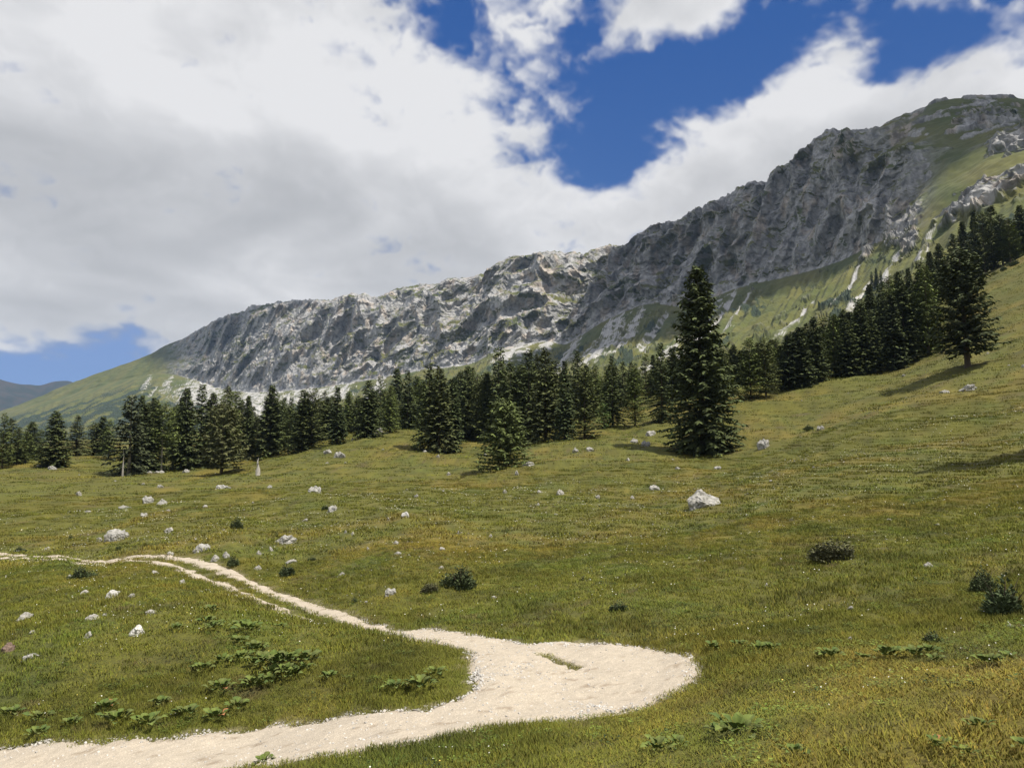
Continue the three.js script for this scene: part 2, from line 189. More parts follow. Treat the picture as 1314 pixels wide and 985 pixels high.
const ROCKS = [
  [-21.63, -42.95, 1.6, 0.82], [-30.63, -65.17, 1.14, 0.69], [-27.54, -61.37, 0.95, 0.78], [-14.42, -57.09, 1.18, 0.79], [-10.93, -47.25, 0.68, 0.55], [-10.27, -35.37, 0.99, 0.41],
  [-5.13, -37.42, 0.46, 0.36], [-3.25, -20.93, 0.37, 0.22], [-25.51, -54.04, 0.67, 0.4], [-39.4, -70.57, 0.51, 0.52], [-38.74, -81.42, 0.59, 0.43], [-35.09, -77.36, 0.56, 0.41],
  [-31.1, -62.47, 0.84, 0.46], [-32.48, -59.56, 0.55, 0.32], [-68.51, -113.1, 2.57, 0.6], [-63.44, -107.07, 1.22, 0.8], [-47.38, -104.27, 1.51, 0.66], [-49.45, -105.76, 0.98, 0.56],
  [-45.51, -108.02, 1, 0.69], [-27.24, -72.98, 1.51, 0.62], [-23.35, -74.54, 0.62, 0.4], [-31.19, -117.17, 1.81, 1.12], [-33.96, -122.03, 1.01, 0.65], [-23.99, -100.83, 1.25, 0.75],
  [-21.64, -97.16, 1.5, 0.93], [-21.6, -125.75, 1.43, 1.07], [-24.05, -116.76, 0.84, 0.62], [9.67, -39.74, 1.89, 1.18], [9.75, -53.1, 0.77, 0.45], [3.3, -53.1, 0.55, 0.4],
  [1.43, -74.94, 1.39, 0.8], [6.85, -83.91, 0.95, 0.8], [8.15, -80.85, 0.92, 0.52], [14.87, -86.16, 1.25, 0.82], [14.07, -88.79, 0.92, 0.66], [17.35, -96.99, 1.4, 0.82],
  [24.58, -75.2, 1.16, 1.04], [32.11, -80, 0.99, 0.68], [43.93, -73.75, 1.75, 0.71], [41.5, -73.75, 0.99, 0.39], [53.68, -104.83, 0.65, 0.45], [60.35, -116.55, 0.72, 0.5],
  [-10.48, -20.67, 0.36, 0.26], [-7.27, -15.34, 0.32, 0.24], [-9.33, -17.54, 0.31, 0.13], [-9.16, -17.73, 0.15, 0.09], [-8.27, -15.44, 0.18, 0.13], [-9.06, -14.91, 0.31, 0.17],
  [-10.21, -16.06, 0.3, 0.22], [-12.05, -19.47, 0.4, 0.17], [-10.53, -17.32, 0.16, 0.09], [-12.04, -22.18, 0.3, 0.14], [-9.69, -20.02, 0.19, 0.13], [-7.83, -17.08, 0.23, 0.13],
  [-14.82, -26.33, 0.33, 0.2], [-9.63, -22.9, 0.24, 0.22], [-12.59, -31.7, 0.65, 0.37], [-13.92, -31.87, 0.26, 0.2], [8.24, -15.55, 0.21, 0.12], [5.48, -12.74, 0.12, 0.09],
  [4.34, -10.14, 0.07, 0.05], [5.96, -9.43, 0.09, 0.05], [5.46, -16.84, 0.12, 0.11], [-5.6, -25.73, 0.29, 0.16], [-8.46, -30.06, 0.43, 0.16], [-11.21, -29.59, 0.43, 0.22],
  [-10.86, -29.74, 0.31, 0.25], [-9.33, -28.71, 0.27, 0.18], [-9.98, -32.32, 0.23, 0.21], [-10.1, -31.2, 0.26, 0.2], [-11.86, -44.74, 0.42, 0.19], [0.41, -67.88, 0.49, 0.43],
  [1.92, -54.72, 0.34, 0.29], [1.61, -47.34, 0.24, 0.25], [7.34, -47.25, 0.34, 0.25], [5.5, -49.83, 0.26, 0.21], [-0.5, -55.1, 0.34, 0.23], [-0.91, -33.66, 0.28, 0.18],
  [-2.29, -33.31, 0.24, 0.18], [-2.49, -27.76, 0.26, 0.12], [-4.38, -29.48, 0.24, 0.13], [-5.4, -29.33, 0.15, 0.16], [-6.99, -34.32, 0.18, 0.15], [-7.65, -35.81, 0.18, 0.15],
  [-6, -37.76, 0.19, 0.16], [-6.35, -51.53, 0.37, 0.22], [-23.47, -53.1, 0.33, 0.23], [-20.94, -53.1, 0.33, 0.23], [-23.47, -55.3, 0.34, 0.29], [-22.92, -55.3, 0.29, 0.29],
  [-23.31, -44.19, 0.36, 0.28], [-19.45, -40.66, 0.34, 0.17], [-18.66, -42.5, 0.53, 0.23], [-25.73, -43.26, 0.4, 0.23], [13.5, -63.02, 0.52, 0.27], [17.37, -65.64, 0.81, 0.42],
  [17.8, -75.87, 0.47, 0.24], [10.7, -71.32, 0.52, 0.38], [9.9, -27.52, 0.2, 0.09], [11.79, -21.6, 0.16, 0.09], [-11.26, -99.77, 0.51, 0.32], [-9.22, -96.3, 0.5, 0.41],
  [-3.28, -92.96, 0.58, 0.59], [-6.28, -77.08, 0.4, 0.33], [49.75, -127.54, 0.66, 0.41], [51.7, -77.08, 0.72, 0.41], [59.35, -95.12, 0.49, 0.3]
];
const SHRUBS = [
  [-1.44, -21.68, 0.88, 0.7], [2.16, -15.83, 0.45, 0.24], [-14.3, -26.1, 0.79, 0.53], [-7.93, -27.62, 0.78, 0.56], [-13.34, -37.76, 0.57, 0.69], [-11.7, -48.69, 0.49, 0.44],
  [7.55, -18.3, 1.04, 0.56], [6.51, -10.41, 0.7, 0.55], [7.18, -11.97, 0.41, 0.39], [5.02, -9.43, 0.31, 0.17], [-10.2, -28.61, 0.43, 0.43], [-11.3, -37.49, 0.3, 0.34],
  [31.75, -82.44, 1.34, 0.67], [-4.26, -21.3, 0.26, 0.19], [-26.66, -42.35, 0.6, 0.39], [-26.16, -46.26, 0.42, 0.33], [-19.57, -38.91, 0.39, 0.24], [-7.77, -30.38, 0.37, 0.22],
  [-2.18, -21, 0.55, 0.3], [1.97, -21.38, 0.3, 0.17], [116.36, -174.67, 2.48, 1.77], [113.34, -174.05, 1.76, 1.41], [113.9, -178.1, 1.44, 1.08]
];
const DOCKS = [
  [1.67, -5.87, 0.44], [1.57, -6.03, 0.26], [1.06, -5.79, 0.27], [1.2, -5.83, 0.21], [-1.25, -10.99, 0.54], [-1.63, -11.03, 0.38], [-1.1, -11.45, 0.38], [-5.11, -13.07, 0.41],
  [-4.91, -14.22, 0.42], [-4.21, -13.33, 0.52], [-3.75, -13.21, 0.4], [-3.63, -12.79, 0.47], [-3.35, -12.81, 0.36], [-4.29, -13.22, 0.4], [-4.88, -13.32, 0.44], [-3.71, -13.17, 0.57],
  [-3.55, -12.67, 0.46], [-4.15, -12.56, 0.31], [-3.87, -12.57, 0.44], [-5.76, -15.17, 0.49], [-5.27, -15.36, 0.48], [-4.46, -15.31, 0.29], [-6.5, -15.28, 0.36], [-4.04, -12.45, 0.5],
  [-4.53, -12.32, 0.54], [-3.88, -12.85, 0.46], [-3.39, -13.17, 0.51], [-3.94, -13.16, 0.62], [-4.61, -13.53, 0.42], [-2.81, -12.24, 0.38], [-6.03, -15.64, 0.49], [-5.01, -15.02, 0.61],
  [-4.5, -13.89, 0.51], [-6.41, -16.76, 0.42], [-5.78, -15.47, 0.35], [-4.27, -11.46, 0.42], [-4.08, -11.8, 0.42], [-5.15, -11.28, 0.5], [-5.28, -11.97, 0.36], [-4.71, -11.58, 0.43],
  [-6.14, -12.04, 0.41], [-5.72, -11.49, 0.5], [-6.47, -11.74, 0.33], [-7.17, -12.1, 0.42], [-6.89, -11.62, 0.39], [-7.84, -12.51, 0.37], [3.3, -11.41, 0.31], [3.3, -10.54, 0.35],
  [3, -11.84, 0.33], [3.4, -10.37, 0.27], [3.51, -8.72, 0.32], [3.42, -8.75, 0.23], [3.73, -8.4, 0.21], [3.95, -8.4, 0.31], [4.02, -8.43, 0.3], [4.19, -8.28, 0.3],
  [4.39, -8.35, 0.29], [4.23, -7.91, 0.22], [4.23, -7.02, 0.21], [4.2, -6.98, 0.29], [4.37, -6.99, 0.2], [2.3, -4.33, 0.17], [2.62, -4.5, 0.18], [1.74, -4.92, 0.17],
  [-2.89, -9.31, 0.32], [2.54, -3.96, 0.16], [2.34, -4.13, 0.13]
];
// ---------------------------------------------------------------- ground: a smooth surface through measured points [x, z, height]
const warp = (x, z) => { const r = Math.hypot(x, z) + 1e-9, s = Math.asinh(r / 4) / r; return [x * s, -z * s, r]; };
const phi = (q) => (q > 0 ? 0.5 * q * Math.log(q) : 0);
const surface = (() => {
  const P = GROUND_POINTS.map(([x, z, y]) => { const [a, b, r] = warp(x, z); return [a, b, y / (r + 2)]; }), n = P.length, N = n + 3;
  const A = Array.from({ length: N }, () => new Float64Array(N + 1));
  for (let i = 0; i < n; i++) {
    for (let j = 0; j < n; j++) A[i][j] = phi((P[i][0] - P[j][0]) ** 2 + (P[i][1] - P[j][1]) ** 2) + (i === j ? 2e-3 : 0);
    [1, P[i][0], P[i][1]].forEach((v, k) => { A[i][n + k] = v; A[n + k][i] = v; });
    A[i][N] = P[i][2];
  }
  for (let c = 0; c < N; c++) {
    let p = c; for (let r = c + 1; r < N; r++) if (Math.abs(A[r][c]) > Math.abs(A[p][c])) p = r;
    [A[c], A[p]] = [A[p], A[c]];
    for (let r = c + 1; r < N; r++) { const f = A[r][c] / A[c][c]; if (f) for (let k = c; k <= N; k++) A[r][k] -= f * A[c][k]; }
  }
  const w = new Float64Array(N);
  for (let r = N - 1; r >= 0; r--) { let s = A[r][N]; for (let k = r + 1; k < N; k++) s -= A[r][k] * w[k]; w[r] = s / A[r][r]; }
  return (x, z) => {
    const [a, b, r] = warp(x, z);
    let s = w[n] + w[n + 1] * a + w[n + 2] * b;
    for (let i = 0; i < n; i++) { const dx = a - P[i][0], dy = b - P[i][1]; s += w[i] * phi(dx * dx + dy * dy); }
    return s * (r + 2);
  };
})();
// talus foot of the mountain by bearing: beyond it the ground dips under the mountain
const FOOT = MOUNTAIN.map((c) => [Math.atan2(c[6], -c[8]), Math.hypot(c[6], c[8])]);
function footRadius(x, z) {
  const a = Math.atan2(x, -z); if (Math.abs(a) > 2) return 1500;
  if (a <= FOOT[0][0]) return FOOT[0][1];
  for (let i = 1; i < FOOT.length; i++) if (a <= FOOT[i][0]) return lerp(FOOT[i - 1][1], FOOT[i][1], (a - FOOT[i - 1][0]) / (FOOT[i][0] - FOOT[i - 1][0]));
  return FOOT[FOOT.length - 1][1];
}
const roadLine = new THREE.CatmullRomCurve3(ROAD.map(([x, z]) => new THREE.Vector3(x, 0, z)), false, 'centripetal').getPoints(70);
function calm(x, z) {                                    // 0 on the road bed, 1 away from it
  if (z < -56 || x < -50 || x > 8) return 1;
  let q = 1e9; for (const p of roadLine) q = Math.min(q, (p.x - x) ** 2 + (p.z - z) ** 2);
  return smooth(1.0, 3.2, Math.sqrt(q));
}
function meadow(x, z) {                                   // height without the road
  const r = Math.hypot(x, z);
  let y = r < 1500 ? surface(x, z) : surface(x * 1500 / r, z * 1500 / r);
  const k = smooth(8, 60, r);
  y += (0.05 + 0.75 * k) * fbm2(x / (4 + 9 * k), z / (4 + 9 * k), 3) + (0.025 + 0.05 * k) * n2(x / 1.3 + 5, z / 1.3) * (1 - smooth(60, 160, r) * 0.5);
  let hum = smooth(14, 35, r) * (1 - smooth(120, 200, r)); if (hum > 0) hum *= calm(x, z);
  if (hum > 0) y += hum * (0.035 * n2(y * 1.7 + 0.8 * n2(x / 9, z / 9), (x - z) / 22) + 0.11 * fbm2(x / 2.6 + 17, z / 2.6, 3));       // cattle steps along the slope, hummocks
  const rf = footRadius(x, z); if (r > rf * 1.04) y -= Math.min(90, (r - rf * 1.04) * 0.6);
  return y;
}

// ---------------------------------------------------------------- gravel road: centre line with half widths
const roadCurve = new THREE.CatmullRomCurve3(ROAD.map(([x, z, h]) => new THREE.Vector3(x, h, z)), false, 'centripetal');
const ROADN = 760, roadPts = Array.from({ length: ROADN + 1 }, (_, i) => roadCurve.getPoint(i / ROADN));   // x, half width in y, z
const roadLen = [0]; for (let i = 1; i <= ROADN; i++) roadLen.push(roadLen[i - 1] + Math.hypot(roadPts[i].x - roadPts[i - 1].x, roadPts[i].z - roadPts[i - 1].z));
const STRIP0 = roadLen[Math.round(ROADN * 0.555)];         // from here on it is two wheel tracks
const STRIP = [[0.47, -12.65], [0.94, -11.87]];                       // a tongue of grass left standing in the bend
function maskAt(x, z) {                                   // 1 on gravel, 0 on turf
  if (z < -54 || z > -7 || x < -48 || x > 5.5) return 0;
  let e = 1e9, best = 1e9, bi = 0, near = 0;
  for (let i = 0; i <= ROADN; i += 6) { const p = roadPts[i], q = (p.x - x) ** 2 + (p.z - z) ** 2; if (q < best) { best = q; near = i; } }
  if (best > 9) return 0;
  best = 1e9; let len = 0;
  for (let i = Math.max(0, near - 60); i < Math.min(ROADN, near + 60); i++) {
    const a = roadPts[i], b = roadPts[i + 1], dx = b.x - a.x, dz = b.z - a.z, t = clamp(((x - a.x) * dx + (z - a.z) * dz) / (dx * dx + dz * dz)), d = Math.hypot(x - a.x - dx * t, z - a.z - dz * t);
    e = Math.min(e, d - lerp(a.y, b.y, t)); if (d < best) { best = d; len = lerp(roadLen[i], roadLen[i + 1], t); }
  }
  e += 0.07 * n2(x * 0.9, z * 0.9) + 0.06 * n2(x * 4, z * 4) + 0.05 * n2(x * 11, z * 11);
  const strip = smooth(STRIP0, STRIP0 + 2, len) * (1 - smooth(0.20, 0.32, best + 0.12 * n2(x * 1.7, z * 1.7 + 40)));
  const [p, q] = STRIP, dx = q[0] - p[0], dz = q[1] - p[1], t = clamp(((x - p[0]) * dx + (z - p[1]) * dz) / (dx * dx + dz * dz)), d = Math.hypot(x - p[0] - dx * t, z - p[1] - dz * t);
  return clamp(1 - smooth(-0.12, 0.14, e) - strip - 0.9 * (1 - smooth(0.05, 0.17, d + 0.08 * n2(x * 5, z * 5))));
}
const sink = (x, z) => 0.05 + 0.0035 * Math.hypot(x, z);
function groundY(x, z) { return meadow(x, z) - maskAt(x, z) * sink(x, z) * 0.7; }

// colour of the sward: fresh green, olive, straw, bare brown; bands follow the contour as cattle steps do
function sward(x, z, y, out) {
  const r = Math.hypot(x, z);
  const a = fbm2(x / 9 + 3, z / 9, 3), b = n2(x / 2.3, y * 2.2 + z / 9), c = fbm2(x / 1.6 + 9, z / 1.6 - 4, 3), d = n2(x / 26 + 1, z / 26 + 8);
  const dry = smooth(-0.15, 0.75, 0.75 * a + 0.14 * b + 0.45 * d + 0.35 * c);
  let R = lerp(0.126, 0.186, dry), G = lerp(0.128, 0.150, dry), B = lerp(0.012, 0.020, dry);
  const fresh = smooth(0.1, 0.6, -0.6 * a + 0.5 * n2(x / 4 - 7, z / 4 + 2)); R = lerp(R, 0.096, fresh * 0.6); G = lerp(G, 0.124, fresh * 0.6);
  const bare = smooth(0.42, 0.62, fbm2(x / 1.1 + 31, z / 1.1 + 17, 3) + 0.25 * n2(x / 8 - 3, z / 8 + 21)) * 0.6; R = lerp(R, 0.125, bare); G = lerp(G, 0.092, bare); B = lerp(B, 0.040, bare);
  const k = 1 + 0.30 * c + 0.14 * n2(x * 3, z * 3) - 0.22 * smooth(0.25, 0.6, n2(x / 3.1 + 40, z / 3.1 - 12) + 0.5 * c);
  out[0] = R * k; out[1] = G * k; out[2] = B * k; return out;
}

function axis(step, dense0, dense1, min, max, grow) {
  const a = []; for (let v = dense0; v <= dense1 + 1e-6; v += step) a.push(v);
  for (let s = step * grow, v = dense1 + s; v < max; s *= grow, v += s) a.push(v);
  for (let s = step * grow, v = dense0 - s; v > min; s *= grow, v -= s) a.unshift(v);
  a.push(max); a.unshift(min); return a;
}
const grassMap = (() => {                                // fine mottled sward grain, 5 m tile, no relief
  const N = 1024, d = new Uint8Array(N * N * 4), T = Math.PI * 2;
  for (let j = 0; j < N; j++) for (let i = 0; i < N; i++) {
    const u = i / N * T, v = j / N * T, cu = Math.cos(u), su = Math.sin(u), cv = Math.cos(v), sv = Math.sin(v);
    const q = n3(cu * 14 + cv * 3, su * 14 + sv * 9, cv * 14) + 0.8 * n3(cu * 40, su * 40 + cv * 31, sv * 40) + 0.7 * n3(cu * 90 + 4, su * 90 + sv * 70, cv * 90);
    const k = clamp(0.80 + 0.13 * q, 0.3, 1), o = (j * N + i) * 4;
    d[o] = 255 * clamp(k * 1.02); d[o + 1] = 255 * k; d[o + 2] = 255 * clamp(k * 0.96); d[o + 3] = 255;
  }
  const t = new THREE.DataTexture(d, N, N); t.colorSpace = THREE.SRGBColorSpace; t.wrapS = t.wrapT = THREE.RepeatWrapping; t.magFilter = THREE.LinearFilter; t.needsUpdate = true; return t;
})();
{
  const xs = axis(0.15, -11, 8, -9000, 9000, 1.031), zs = axis(0.15, -22, -4, -9000, 9000, 1.031), nx = xs.length, nz = zs.length;
  const pos = new Float32Array(nx * nz * 3), col = new Float32Array(nx * nz * 3), uv = new Float32Array(nx * nz * 2), idx = [], c = [0, 0, 0];
  for (let j = 0, k = 0; j < nz; j++) for (let i = 0; i < nx; i++, k++) {
    const x = xs[i], z = zs[j], y = groundY(x, z);
    pos[k * 3] = x; pos[k * 3 + 1] = y; pos[k * 3 + 2] = z; uv[k * 2] = x / 5; uv[k * 2 + 1] = z / 5;
    sward(x, z, y, c);
    const m = maskAt(x, z), e = m > 0.02 ? 0.55 : 0; col[k * 3] = lerp(c[0], 0.30, e) * 1.1; col[k * 3 + 1] = lerp(c[1], 0.26, e) * 1.1; col[k * 3 + 2] = lerp(c[2], 0.19, e) * 1.1;
  }
  for (let j = 0; j < nz - 1; j++) for (let i = 0; i < nx - 1; i++) { const a = j * nx + i, b = a + 1, d = a + nx, e = d + 1; idx.push(a, d, b, b, d, e); }
  setting('ground', geometry(pos, idx, col, uv), new THREE.MeshStandardMaterial({ vertexColors: true, map: grassMap, roughness: 1 }));
  console.log('ground', nx, nz);
}
// the road surface: pale crushed limestone, worn tracks, thin stains of soil
const gritMap = (() => {                                  // fine grit, 1.6 m tile: tone of the single grains
  const N = 1024, d = new Uint8Array(N * N * 4), R = rng(5), h = new Float32Array(N * N).fill(0.5);
  for (let k = 0; k < 42000; k++) { const cx = R() * N, cy = R() * N, r = 1.2 + 5.5 * R() ** 4, v = 0.25 + 0.75 * R(); for (let y = Math.floor(-r); y <= r; y++) for (let x = Math.floor(-r); x <= r; x++) if (x * x + y * y <= r * r) h[((Math.floor(cy + y) + N) % N) * N + (Math.floor(cx + x) + N) % N] = v; }
  for (let k = 0; k < N * N; k++) { const v = 185 + 70 * h[k]; d[k * 4] = v; d[k * 4 + 1] = v * 0.995; d[k * 4 + 2] = v * 0.985; d[k * 4 + 3] = 255; }
  const t = new THREE.DataTexture(d, N, N); t.colorSpace = THREE.SRGBColorSpace; t.wrapS = t.wrapT = THREE.RepeatWrapping; t.magFilter = THREE.LinearFilter; t.needsUpdate = true; return t;
})();
{
  const pos = [], col = [], idx = [], uv = [];
  const sheet = (x0, x1, z0, z1, h) => {
    const nx = Math.round((x1 - x0) / h), nz = Math.round((z1 - z0) / h), M = new Float32Array((nx + 1) * (nz + 1)), id = new Int32Array((nx + 1) * (nz + 1)).fill(-1), at = (i, j) => j * (nx + 1) + i;
    for (let j = 0; j <= nz; j++) for (let i = 0; i <= nx; i++) M[at(i, j)] = maskAt(x0 + i * h, z0 + j * h);
    const vertex = (i, j) => {
      const k = at(i, j); if (id[k] >= 0) return id[k];
      const x = x0 + i * h, z = z0 + j * h, m = M[k], s = sink(x, z); id[k] = pos.length / 3;
      pos.push(x, meadow(x, z) - s + m * (s + 0.012) + 0.010 * n2(x * 5, z * 5) * m, z); uv.push(x / 1.6, z / 1.6);
      const v = 1 + 0.10 * fbm2(x * 2, z * 2, 4) + 0.07 * n2(x * 11, z * 11) + 0.07 * n2(x * 23, z * 23), soil = smooth(0.36, 0.60, fbm2(x * 1.2 + 8, z * 2.6, 4) + 0.25 * n2(x * 9, z * 9)) * 0.6;
      col.push(lerp(0.56, 0.25, soil) * v, lerp(0.485, 0.18, soil) * v, lerp(0.385, 0.115, soil) * v);
      return id[k];
    };
    for (let j = 0; j < nz; j++) for (let i = 0; i < nx; i++) if (Math.max(M[at(i, j)], M[at(i + 1, j)], M[at(i, j + 1)], M[at(i + 1, j + 1)]) > 0.01) { const a = vertex(i, j), b = vertex(i + 1, j), c = vertex(i, j + 1), d = vertex(i + 1, j + 1); idx.push(a, c, b, b, c, d); }
  };
  sheet(-12, 5, -20.02, -7.98, 0.07); sheet(-47, 2, -53.02, -20.02, 0.14);
  setting('gravel_road', geometry(pos, idx, col, uv), new THREE.MeshStandardMaterial({ vertexColors: true, map: gritMap, bumpMap: gritMap, bumpScale: 0.012, roughness: 0.95, side: THREE.DoubleSide }));
  console.log('road', pos.length / 3);
}
// ---------------------------------------------------------------- the mountain: foot, cliff foot and ridge for each column, as [ridge xyz, cliff foot xyz, talus foot xyz]
const spline = (a, b, c, d, t) => 0.5 * (2 * b + (c - a) * t + (2 * a - 5 * b + 4 * c - d) * t * t + (3 * b - a - 3 * c + d) * t * t * t);
function column(s) {
  const n = MOUNTAIN.length, i = clamp(Math.floor(s), 0, n - 2), t = s - i, g = (k) => MOUNTAIN[clamp(k, 0, n - 1)];
  return MOUNTAIN[0].map((_, k) => spline(g(i - 1)[k], g(i)[k], g(i + 1)[k], g(i + 2)[k], t));
}
function ridgeHeight(s, y) {
  if (s < RIDGE[0][0] || s >= RIDGE[RIDGE.length - 1][0]) return y;
  for (let i = 1; i < RIDGE.length; i++) if (s <= RIDGE[i][0]) { const v = lerp(RIDGE[i - 1][1], RIDGE[i][1], (s - RIDGE[i - 1][0]) / (RIDGE[i][0] - RIDGE[i - 1][0])); return lerp(y, v, smooth(3, 3.4, s)); }
  return y;
}
const rockiness = (s, u) => smooth(3.0, 4.4, s) * (1 - smooth(lerp(19.9, 18.9, smooth(0.5, 0.75, u)), lerp(21.2, 20.6, smooth(0.5, 0.75, u)), s));
const T0 = 0.05, T1 = 0.36, T2 = 0.93;                   // below ground | talus | cliff | behind the ridge
// ledges where turf has taken hold on the wall: [column, height on the wall, half widths]
const TURFS = [[15.2, 0.2, 0.5, 0.2], [16.2, 0.28, 0.6, 0.12], [17.4, 0.38, 0.6, 0.08], [18.9, 0.75, 0.9, 0.12], [20.1, 0.62, 0.8, 0.14], [21.2, 0.82, 1.0, 0.16], [12.75, 0.6, 0.3, 0.35], [12.5, 0.25, 0.4, 0.2], [7.4, 0.45, 1.3, 0.08], [9.6, 0.3, 0.8, 0.08], [8.4, 0.2, 0.5, 0.15], [5.2, 0.5, 0.5, 0.3], [4.3, 0.65, 0.5, 0.2], [10.8, 0.16, 0.7, 0.09]];
// scree runs: [column, half width, from, to] along the talus (0 foot, 1 cliff foot)
const SCREES = [[4.5, 0.55, 0.62, 1.12], [5.75, 0.55, 0.42, 1.02], [6.2, 0.2, 0.3, 1.2], [6.9, 0.7, 0.66, 0.98], [6.62, 0.12, 0.2, 1.3], [7.6, 0.12, 0.7, 1.2], [8.3, 0.10, 0.6, 1.15], [11.35, 0.36, 0.80, 1.06], [12.1, 0.22, 0.84, 1.05], [13.3, 0.22, 0.30, 0.95], [14.35, 0.30, 0.42, 0.97], [14.9, 0.14, 0.5, 0.92], [15.6, 0.07, 0.45, 0.9], [16.6, 0.24, 0.55, 0.93], [16.95, 0.07, 0.25, 0.98], [16.45, 0.2, 0.2, 0.42], [17.3, 0.05, 0.55, 0.9], [18.9, 0.07, 0.35, 0.62], [19.7, 0.06, 0.5, 0.95], [20.35, 0.07, 0.35, 0.6], [20.6, 0.08, 0.55, 0.85], [21.1, 0.07, 0.6, 0.9], [3.05, 0.05, 0.8, 0.94], [3.5, 0.09, 0.78, 0.95], [3.3, 0.03, 0.66, 0.78]];
// rock outcrops standing out of the turf at the right end: [column, 1 at the cliff foot, half widths, how far they stand out]
const OUTCROPS = [[20.4, 1.06, 0.30, 0.17, 22], [20.75, 0.90, 0.16, 0.10, 14], [21.75, 1.02, 0.55, 0.11, 24], [22.25, 1.44, 0.5, 0.10, 20], [23.2, 1.2, 0.4, 0.12, 18], [19.75, 0.93, 0.18, 0.06, 10], [21.5, 1.75, 0.5, 0.07, 12]];
function outcrop(s, q, x, y, z) {
  let m = 0, h = 0; const n = 0.38 * n3(x / 30, y / 26, z / 30) + 0.24 * n3(x / 11, y / 10, z / 11);
  for (const [a, b, ra, rb, k] of OUTCROPS) { const r = Math.hypot((s - a) / ra, (q - b) / rb) + n; if (r < 1.3) { const e = smooth(1.2, 0.72, r); if (e > m) { m = e; h = k * (0.7 + 0.3 * smooth(1, 0.2, r)); } } }
  return [m, h];
}
function mountainPoint(s, t, out) {
  const c = column(s); c[1] = ridgeHeight(s, c[1]);
  let nx = c[3] - c[0], nz = c[5] - c[2]; const nl = Math.hypot(nx, nz); nx /= nl; nz /= nl;
  let x, y, z, scree = 0, pine = 0, cliff = 0, v = 0, u = 0;
  if (t < T1) {
    v = (t - T0) / (T1 - T0);
    const w = Math.max(v, 0);
    x = lerp(c[6], c[3], w); z = lerp(c[8], c[5], w); y = lerp(c[7], c[4], w * 0.80 + 0.20 * w * w * w);
    if (v < 0) { x += (c[6] - c[3]) * -v * 0.7; z += (c[8] - c[5]) * -v * 0.7; y += v * 260; }
    const fall = n2(s * 5, v * 1.2), rag = fbm2(x / 34, z / 34 + y / 40, 4), fine = n2(s * 40, v * 3 + 5);
    for (const [a, hw, f, e] of SCREES) {
      const along = clamp((v - f) / (e - f)), q = Math.abs(s - a + 0.12 * fall * (1 - v)) / (hw * lerp(1.25, 0.55, along));
      if (q < 2.4) scree = Math.max(scree, smooth(1.2, 0.8, q + 1.3 * rag + 0.5 * fine) * smooth(f - 0.03, f + 0.03, v + 0.22 * rag) * smooth(e + 0.04, e - 0.04, v + 0.12 * rag + 0.05 * fine));
    }
    scree *= 1 - 0.85 * smooth(0.3, 0.5, n2(x / 24 + 9, z / 24 + y / 20));                  // turf islands
    y += (3 * fall + 5 * fbm2(x / 60, z / 60, 4)) * smooth(0.0, 0.15, w) * smooth(1.02, 0.85, w);
    pine = smooth(0.10, 0.2, fbm2(x / 110 + 2, z / 110 + y / 60, 5) + 0.22 * smooth(4.4, 3.0, s) - 0.16 * smooth(4.5, 9, s)) * (1 - scree) * smooth(0.93, 0.75, v);
    y += pine * (2.0 + 1.6 * n3(x / 6, y / 6, z / 6));
    if (scree < 0.3) { const ob = smooth(0.62, 0.8, n3(x / 38, y / 30, z / 38) + 0.4 * n3(x / 12, y / 10, z / 12)) * smooth(5.0, 8, s); y += ob * 3; cliff = ob * 0.6; }
    const [m, h] = outcrop(s, v, x, y, z); if (m > 0) { const d = m * (0.32 * h + 5 * ridged(x / 34, y / 60, z / 34) + 3 * ridged(x / 14, y / 26, z / 14)); x += nx * d * 0.8; z += nz * d * 0.8; y += d * 0.45; cliff = Math.max(cliff, m); scree *= 1 - m; pine *= 1 - m; }
  } else if (t <= T2) {
    u = (t - T1) / (T2 - T1);
    const K = rockiness(s, u), steep = lerp(u, smooth(0, 1, u), 0.25 * K);
    x = lerp(c[3], c[0], u); z = lerp(c[5], c[2], u); y = lerp(c[4], c[1], steep);
    const edge = smooth(0, 0.05, u) * (1 - 0.75 * smooth(0.88, 1, u));
    const q = (k, h, o) => ridged(x / k + o, y / h, z / k - o);
    const warpX = 14 * n3(x / 70, y / 70, z / 70);
    let d = 30 * K * q(190, 420, 1) * smooth(0, 0.35, u) + 19 * K * smooth(0, 0.18, u) * ridged((x + warpX) / 66 + 2, y / 300, z / 62 - 2) + 3.4 * K * ridged((x + warpX) / 22 + 3, y / 90, z / 24);
    const bed = y / 15 + 1.6 * n3(x / 90, y / 90, z / 90) + s * 0.8, fb = bed - Math.floor(bed); d += K * 4.2 * (smooth(0.3, 0.7, fb) - fb);      // bedding steps
    x += nx * d * edge; z += nz * d * edge;
    y += edge * K * 4 * q(34, 60, 8) + 2.4 * K * n3(x / 16, 3, z / 16) * smooth(0.8, 1, u) + 1.2 * K * n3(x / 6, 9, z / 6) * smooth(0.85, 1, u) + (1 - K) * (8 * fbm3(x / 90, y / 90, z / 90, 4)) * edge;
    const band = smooth(0.16, 0.34, n3(x / 66, y / 22, z / 66) + 0.4 * n3(x / 22, y / 10, z / 22)) * (1 - K) * smooth(18.5, 19.5, s) * smooth(0.42, 0.62, u); y += band * 3.5; cliff = Math.max(K, band);
    const [m, h] = outcrop(s, 1 + u, x, y, z); if (m > 0 && K < 1) { const e = m * (1 - K) * (0.32 * h + 5 * ridged(x / 34, y / 60, z / 34) + 3 * ridged(x / 14, y / 26, z / 14)); x += nx * e * 0.8; z += nz * e * 0.8; y += e * 0.45; cliff = Math.max(cliff, m); }
  } else {
    const b = (t - T2) / (1 - T2), K = rockiness(s, 1);
